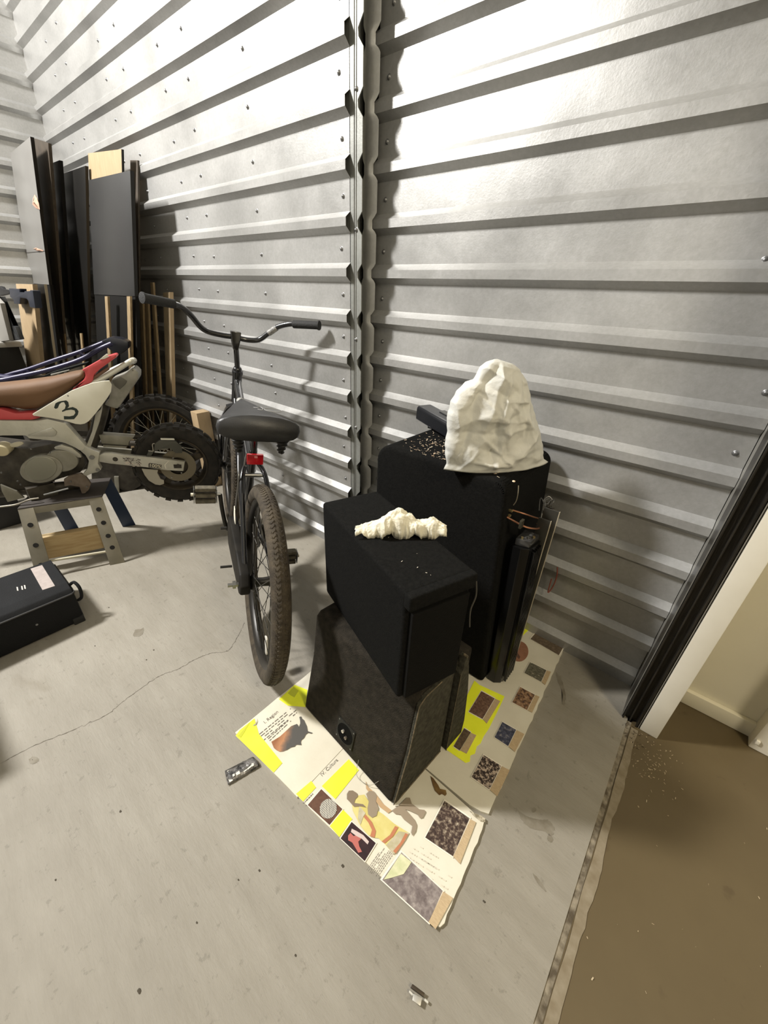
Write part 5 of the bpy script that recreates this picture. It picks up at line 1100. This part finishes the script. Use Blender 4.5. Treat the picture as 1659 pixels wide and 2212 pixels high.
def cA(pts): return [(x / 4.1475, 560 + y / 4.1475) for x, y in pts]
def tubes(pts, off, r, nm='subframe_tube'):
    b = B(); b.tube(bez([WXp(x, y, off) for x, y in cA(pts)], 6), r, 10); obj(nm, b, PUR, m2)
tubes([(-200, 1060), (0, 1055), (130, 1020), (260, 985), (500, 900), (700, 835), (880, 765), (950, 735)], .03, .011)
tubes([(-200, 1095), (0, 1085), (150, 1055), (400, 1000), (620, 935), (760, 880), (900, 800), (1000, 755)], .10, .012)
tubes([(-200, 1040), (0, 1060), (140, 1070), (230, 1050)], .08, .02)
tubes([(715, 830), (740, 855), (775, 875)], .06, .009, 'cross_tube'); tubes([(240, 985), (265, 1020)], .06, .009, 'cross_tube')
b = B(); b.prism([WXp(x, y, .05) for x, y in cA([(900, 735), (990, 700), (1080, 710), (1150, 740), (1150, 800), (1080, 860), (1040, 850), (960, 800), (970, 765)])], MN * -.10, .012); obj('tail_box', b, mat('tail_black', (0.008, 0.009, 0.014), 0.4), m2, label='black tail box')
b = B(); b.prism([WXp(x, y, .02) for x, y in cA([(380, 1050), (450, 1020), (620, 970), (780, 925), (770, 945), (600, 1000), (420, 1060)])], MN * -.06, .006); obj('seat_pad', b, mat('seat_black', (0.008, 0.012, 0.012), 0.6), m2)
b = B(); b.prism([WXp(x, y, .04) for x, y in cA([(450, 1030), (620, 990), (620, 1000), (455, 1045)])], MN * -.02, .003); obj('silver_trim', b, mat('silver_trim', (0.35, 0.34, 0.30), 0.4, 0.4), m2)
b = B(); b.tube([c2c + MN * .07, c2c - MD_ * .55 + UP * .08 + MN * .07], .018, 10); b.tube([c2c - MN * .07, c2c - MD_ * .55 + UP * .08 - MN * .07], .018, 10); obj('swing_arm', b, ENG, m2)
b = B(); b.tube([c2c - MD_ * .55 + UP * .08, c2c - MD_ * .40 + UP * .40, WXp(40, 815, 0)], .03, 10); b.box(c2c - MD_ * .62 + Vector((-.08, -.08, -.05)), c2c - MD_ * .62 + Vector((.08, .08, .28)), .02); obj('frame_and_engine', b, ENG, m2)
b = B(); b.cyl(c2c - MD_ * .60 + MN * .03 + UP * -.02, c2c - MD_ * .66 + MN * .14 + UP * -.302, .012, 8); obj('kick_stand', b, ENG, m2)
b = B(); b.prism([WXp(x, y, .06) for x, y in ((196, 985), (292, 985), (305, 1050), (272, 1068), (256, 1054), (240, 1070), (212, 1082), (198, 1075))], MN * -.16, .012); obj('gearbox', b, ENG, m2)
b = B(); b.prism([WXp(x, y, .075) for x, y in ((246, 1030), (256, 1030), (258, 1068), (250, 1070))], MN * -.02, .002); obj('foot_peg', b, ALD, m2)
# ------------------------------------------------------------------ boards leaning in the corner
LAM = mat('black_laminate', (0.007, 0.0066, 0.006), 0.40, var=(0.010, 0.0095, 0.0085), vscale=3, spec=0.3)
LAMM = mat('matt_black_board', (0.005, 0.0046, 0.004), 0.75, spec=0.15); LAMG = mat('painted_sheen_laminate', (0.16, 0.155, 0.145), 0.42, var=(0.20, 0.195, 0.185), vscale=2.5)  # LAMG: wall reflection painted as grey into a black-grey laminate
LAMD = mat('charcoal_laminate', (0.017, 0.017, 0.0175), 0.36, var=(0.022, 0.022, 0.0225), vscale=3)
BRW = mat('dark_brown_wood', (0.035, 0.026, 0.018), 0.6, var=(0.055, 0.042, 0.028), vscale=20, stretch=(4, 4, 1))
PNW = mat('pale_pine', (0.36, 0.265, 0.155), 0.65, var=(0.30, 0.215, 0.12), vscale=12, vamt=0.5, stretch=(5, 5, 1))
STW = mat('stick_wood', (0.26, 0.19, 0.10), 0.7, var=(0.18, 0.125, 0.065), vscale=16, stretch=(6, 6, 1))
EDB = mat('raw_edge', (0.30, 0.25, 0.17), 0.7)
def lean_plane(tl, yt, k, yaw=0.0):
    T_ = W(*tl, yt); n = Vector((yaw, 1, -k)).normalized(); return T_, n
def board(label, tl, tr, bl, br, yt, k, th, m, yaw=0.0, down=True, name='leaning_board', cat='board', edge=None, zb=0.0, group=None):
    T_, n = lean_plane(tl, yt, k, yaw); a, b_, c, d = (PL(*p, T_, n) for p in (tl, tr, br, bl))
    if down:
        d = d + (d - a) * ((d.z - zb) / (a.z - d.z)); c = c + (c - b_) * ((c.z - zb) / (b_.z - c.z))
    r = thing(name, label, cat, ((c.x + d.x) / 2, (c.y + d.y) / 2, min(c.z, d.z)), group)
    thv = n * th; thv = Vector((thv.x, thv.y, 0))
    b = B(); b.quadbox(a, b_, c, d, thv, 0.001); sh = obj('panel', b, m, r)
    if edge is not None:
        u = (b_ - a).normalized() * .0008; b = B(); b.quadbox(b_ + Vector((0, 0, -.0002)), b_ + u, c + u, c, thv); obj('edge_band', b, edge, r)
    return r, (a, b_, c, d)
board('dark brown board leaning at the right end of the stacked black panels', (281, 346), (297, 346), (290, 850), (303, 850), 1.205, .10, .010, BRW)
board('tan board whose top shows above the charcoal panel', (190, 331), (262, 322), (205, 640), (270, 640), 1.150, .07, .012, PNW, edge=LAM)
board('matt black panel left of the tan board', (133, 376), (184, 358), (148, 640), (190, 640), 1.120, .08, .016, LAM, edge=LAM)
board('black board left of centre in the stacked panels, with a dark top edge', (103, 356), (128, 346), (128, 640), (150, 640), 1.075, .08, .018, LAM, edge=LAM)
board('dark board with a brown upper edge behind the grey panel', (74, 299), (104, 309), (105, 640), (131, 640), 1.03, .09, .016, BRW, edge=BRW)
g, gc = board('tall charcoal panel in front of the tan board', (191, 389), (281, 368), (203, 636), (291, 640), 1.075, .12, .018, LAMD, down=False, name='furniture_panel', cat='panel', edge=LAM)
g2, gc2 = board('glossy black-grey panel, its reflection painted grey, with copper foil scraps at the far left of the stack', (22, 331), (65, 295), (62, 612), (106, 615), .955, .10, .018, LAMG, down=False, name='furniture_panel', cat='panel', edge=LAM)
# black boards the two short panels stand on
def lower_board(label, corner, th):
    a, b_, c, d = corner; n = Vector((0, 0, 0)); dl = (d - a) * (1 / (a.z - d.z)); dr = (c - b_) * (1 / (b_.z - c.z)); off = Vector((0, .003, 0))
    p0, p1 = d + off, c + off; q0, q1 = p0 + dl * p0.z, p1 + dr * p1.z
    r = thing('leaning_board', label, 'board', ((q0.x + q1.x) / 2, (q0.y + q1.y) / 2, 0)); b = B(); b.quadbox(p0, p1, q1, q0, Vector((0, th, 0)), .001); obj('panel', b, LAMM, r)
lower_board('black board that stands on the floor under the charcoal panel', gc, .02)
lower_board('black board that stands on the floor under the glossy panel with its reflection painted grey', gc2, .02)
# copper foil scraps on the grey panel
COPF = mat('copper_foil', (0.62, 0.33, 0.22), 0.35, 0.3, var=(0.75, 0.5, 0.38), vscale=60)
T_, n_ = lean_plane((22, 331), .955, .10)
def foil(pts, seed):
    bb = B(); rr = random.Random(seed); P_ = [PL(x, y, T_ - n_ * .003, n_) for x, y in pts]; c = sum(P_, Vector((0, 0, 0))) / len(P_) - n_ * .012
    for i in range(len(P_)): bb.poly([P_[i], P_[(i + 1) % len(P_)], c + Vector((rr.uniform(-.004, .004), 0, rr.uniform(-.004, .004)))])
    return obj('foil_scrap', bb, COPF, g2, smooth=False, label='crumpled copper foil scrap')
foil([(71, 428), (75, 420), (80, 428), (84, 440), (86, 453), (78, 450), (70, 442)], 1); foil([(71, 537), (78, 535), (94, 541), (92, 543), (80, 542)], 2); foil([(40, 543), (46, 541), (54, 546), (48, 548)], 3)
b = B(); b.prism([PL(x, y, T_ - n_ * .001, n_) for x, y in ((53, 545.5), (97, 541.5), (97, 543), (53, 547))], -n_ * .001); obj('panel_joint', b, mat('joint_grey', (0.07, 0.065, 0.06), 0.6), g2)
# pine plank with a dark clamp hooked over it
pk, pc_ = board('pale pine plank standing upright with a dark clamp hooked on it', (34, 613), (70, 614), (62, 820), (97, 880), .60, .05, .020, PNW, name='pine_plank', cat='plank', edge=PNW)
board('narrow dark board with a pale edge right of the pine plank', (72, 614), (95, 614), (94, 780), (118, 780), .65, .06, .012, LAM, edge=EDB)
cl = thing('bar_clamp', 'dark blue and black clamp hooked over the pine plank', 'clamp', tuple(W(45, 640, .56)))
CLB = mat('clamp_blue_black', (0.008, 0.012, 0.025), 0.45)
def cB(pts): return [(x / 9.217, 580 + y / 9.217) for x, y in pts]
b = B(); b.prism([W(x, y, .558) for x, y in cB([(175, 395), (330, 410), (385, 400), (390, 470), (480, 475), (485, 450), (580, 450), (600, 430), (650, 440), (700, 790), (590, 770), (560, 640), (520, 600), (400, 580), (390, 710), (280, 700), (260, 610), (200, 570)])], (0, .03, 0), .003); obj('jaw', b, CLB, cl)
b = B(); b.prism([W(x, y, .564) for x, y in cB([(-40, 345), (10, 360), (40, 410), (180, 430), (180, 500), (-10, 545), (-40, 545)])], (0, .02, 0), .004); obj('bar', b, mat('clamp_black', (0.006, 0.006, 0.007), 0.5), cl)
# workbench shelf and a dark screen on it, at the left border
bn = thing('workbench', 'grey topped black workbench at the left edge behind the dirt bike', 'workbench', (-3.2, .45, 0))
a = W(47, 738, .56)
zt = a.z
b = B(); b.box((-4.05, .22, zt - .028), (a.x, .555, zt), .003); obj('bench_top', b, mat('bench_grey', (0.26, 0.25, 0.23), 0.6, var=(0.32, 0.31, 0.28), vscale=8), bn, label='pale grey bench top')
b = B(); b.box((-4.05, .24, 0), (a.x - .02, .54, zt - .028)); obj('bench_body', b, LAM, bn)
sc = thing('picture_panel', 'grey panel in a dark frame leaning on the workbench', 'panel', (-3.5, .48, zt))
def shp(pts, y, th, m, nm, par): 
    b = B(); b.prism([W(x, yy, y) for x, yy in pts], (0, th, 0), .002); return obj(nm, b, m, par)
e0 = W(20, 736, .64)
shp([(-14, 640), (0, 655), (20, 735), (-14, 740)], .470, .02, mat('panel_grey', (0.24, 0.23, 0.21), 0.5), 'face', sc)
shp([(0, 640), (5, 652), (24, 736), (43, 733), (32, 705), (14, 700), (9, 690), (0, 655)], .492, .02, mat('frame_dark', (0.015, 0.017, 0.02), 0.5), 'frame', sc)
# thin sticks and slats leaning by the wall
def stick(label, x0, y0, x1, y1, yt, k, wpx, th=.012, m=STW, down=True):
    return board(label, (x0 - wpx / 2, y0), (x0 + wpx / 2, y0), (x1 - wpx / 2, y1), (x1 + wpx / 2, y1), yt, k, th, m, name='wooden_stick', cat='stick', down=down, group='thin sticks and slats leaning by the wall')
stick('long thin wooden slat just below the left bottom corner of the charcoal panel', 229, 640, 234, 735, .955, .10, 6)
stick('long thin wooden slat just below the right bottom corner of the charcoal panel', 277, 640, 281, 780, .985, .10, 7)
stick('short thin wooden stick left of its twin above the purple tubes', 137, 721, 142, 770, .93, .10, 4, .008)
stick('short thin wooden stick right of its twin above the purple tubes', 174, 720, 178, 765, .95, .10, 4, .008)
stick('slim dark stained slat directly behind the left handlebar grip', 304, 640, 312, 850, 1.145, .12, 7)
stick('slim slat second from the left behind the left handlebar grip', 316, 655, 324, 850, 1.155, .12, 7)
stick('tall slat leaning diagonally between the handlebar grip and the wide batten', 327, 610, 344, 850, 1.175, .10, 6)
bt_, btc = board('wide wooden batten with a pale edge behind the handlebar, rightmost of the slats', (352, 632), (366, 631), (359, 855), (372, 855), 1.165, .10, .022, mat('batten_wood', (0.14, 0.105, 0.06), 0.7, var=(0.20, 0.15, 0.085), vscale=14, stretch=(6, 6, 1)), name='wood_batten', cat='wood batten', edge=PNW)
for i, (zf) in enumerate((.34, .50, .64, .78)):
    pass
# lumber off-cut behind the wheel
c = W(430, 888, 1.16); b = B(); b.box((c.x - .035, 1.12, 0), (c.x + .045, 1.205, c.z), .002)
setp(obj('lumber_offcut', b, PNW, None, loc=(c.x, 1.16, 0)), 'short upright block of pale lumber between the big knobbly tyre and the wall', 'lumber')
# rolls and boxes in the dark behind the bikes
dk = thing('storage_box', 'low black storage box on the floor behind the dirt bikes', 'box', (-2.92, .1, 0))
b = B(); b.box((-3.10, .02, 0), (-2.75, .19, .30), .01); obj('box_body', b, mat('box_black', (0.010, 0.009, 0.008), 0.7), dk)
b = B(); b.box((-3.11, .01, .30), (-2.74, .20, .325), .006); obj('lid', b, mat('lid_black', (0.014, 0.013, 0.011), 0.6), dk)

# ------------------------------------------------------------------ black case on the floor, left
cs = thing('instrument_case', 'black padded case lying on the concrete in front of the stand', 'case', (-1.78, -.15, 0))
CSE = mat('case_fabric', (0.007, 0.0073, 0.008), 0.8, var=(0.007, 0.0073, 0.008), vscale=30, bump=0.3, bscale=260, spec=0.2)
x0, x1, ye, ys, hz = -1.925, -1.655, .150, -.95, .172
b = B(); b.box((x0, ys, 0.002), (x1, ye, hz * .86), .014); obj('case_body', b, CSE, cs)
b = B(); pr_ = [(x0, hz * .84), (x0, hz - .012), (x0 + .012, hz), (x1 - .045, hz), (x1 - .012, hz - .012), (x1 + .002, hz * .84)]
b.prism([(x, ye - .003, z) for x, z in pr_], (0, ys - ye + .006, 0), .004); obj('case_lid', b, mat('lid_fabric', (0.007, 0.0075, 0.0085), 0.8, var=(0.009, 0.0096, 0.0108), vscale=20, bump=0.2, bscale=260, spec=0.25), cs, label='dark grey lid')
b = B(); b.tube([(x1 + .003, ys, hz * .83), (x1 + .003, ye - .01, hz * .83), (x1 - .006, ye + .001, hz * .83), (x0 + .01, ye + .001, hz * .83)], .0035, 8); obj('piping', b, mat('piping_black', (0.03, 0.03, 0.032), 0.4), cs)
q = [F(66, 1229, hz), F(91, 1221, hz), F(119, 1266, hz), F(92, 1275, hz)]
b = B(); b.prism([p + Vector((0, 0, .0012)) for p in q], (0, 0, -.0008)); obj('label_strip', b, mat('label_pink_grey', (0.36, 0.31, 0.29), 0.7, var=(0.30, 0.26, 0.24), vscale=60), cs, label='faded pinkish strip')
b = B()
for i, (x, y) in enumerate(((38, 1272), (48, 1270), (54, 1268))):
    b.prism([F(x - 2.5 + j * 1.5, y + (4 if k else -4), hz + .001) + Vector((0, 0, 0)) for j, k in ((0, 0), (2, 0), (3, 1), (1, 1))], (0, 0, .0003))
obj('printed_mark', b, mat('mark_cream', (0.55, 0.5, 0.44), 0.6), cs, smooth=False)
b = B(); b.tube(bez([(x1 - .05, ye + .002, hz - .02), (x1 - .035, ye + .016, hz - .008), (x1 - .012, ye + .022, hz - .028), (x1 - .006, ye + .016, hz - .065), (x1 - .016, ye + .003, hz - .08)], 6), [.006] * 25, 8); obj('carry_handle', b, CSE, cs)
b = B(); b.disc((x1 - .02, ye + .001, hz - .035), (0, 1, 0), .009, .003, 12); obj('handle_rivet', b, mat('rivet', (0.2, 0.19, 0.17), 0.4, 0.6), cs)
for y in (ye - .02, -.4, -.75):
    b = B(); b.box((x1 - .03, y - .02, 0), (x1 + .006, y + .018, .03), .004); obj('corner_foot', b, mat('corner_rubber', (0.008, 0.008, 0.008), 0.7), cs)
b = B(); b.disc((x1 + .0005, .012, .075), (1, 0, 0), .004, .001, 10); obj('stud', b, SCR, cs)

# unseen box added outside the frame to cast the soft left border shadow
tt_ = thing('shadow_caster', 'unseen dark box added beyond the left border to cast a shadow', 'box', (-1.45, -.42, 0))
b = B(); b.box((-1.62, -.66, 0), (-1.33, -.27, .30), .02); obj('caster_body', b, mat('caster_grey', (0.02, 0.02, 0.022), 0.5), tt_)
b = B(); b.box((-1.635, -.675, .30), (-1.315, -.255, .33), .01); obj('lid', b, mat('caster_lid', (0.025, 0.025, 0.027), 0.5), tt_)
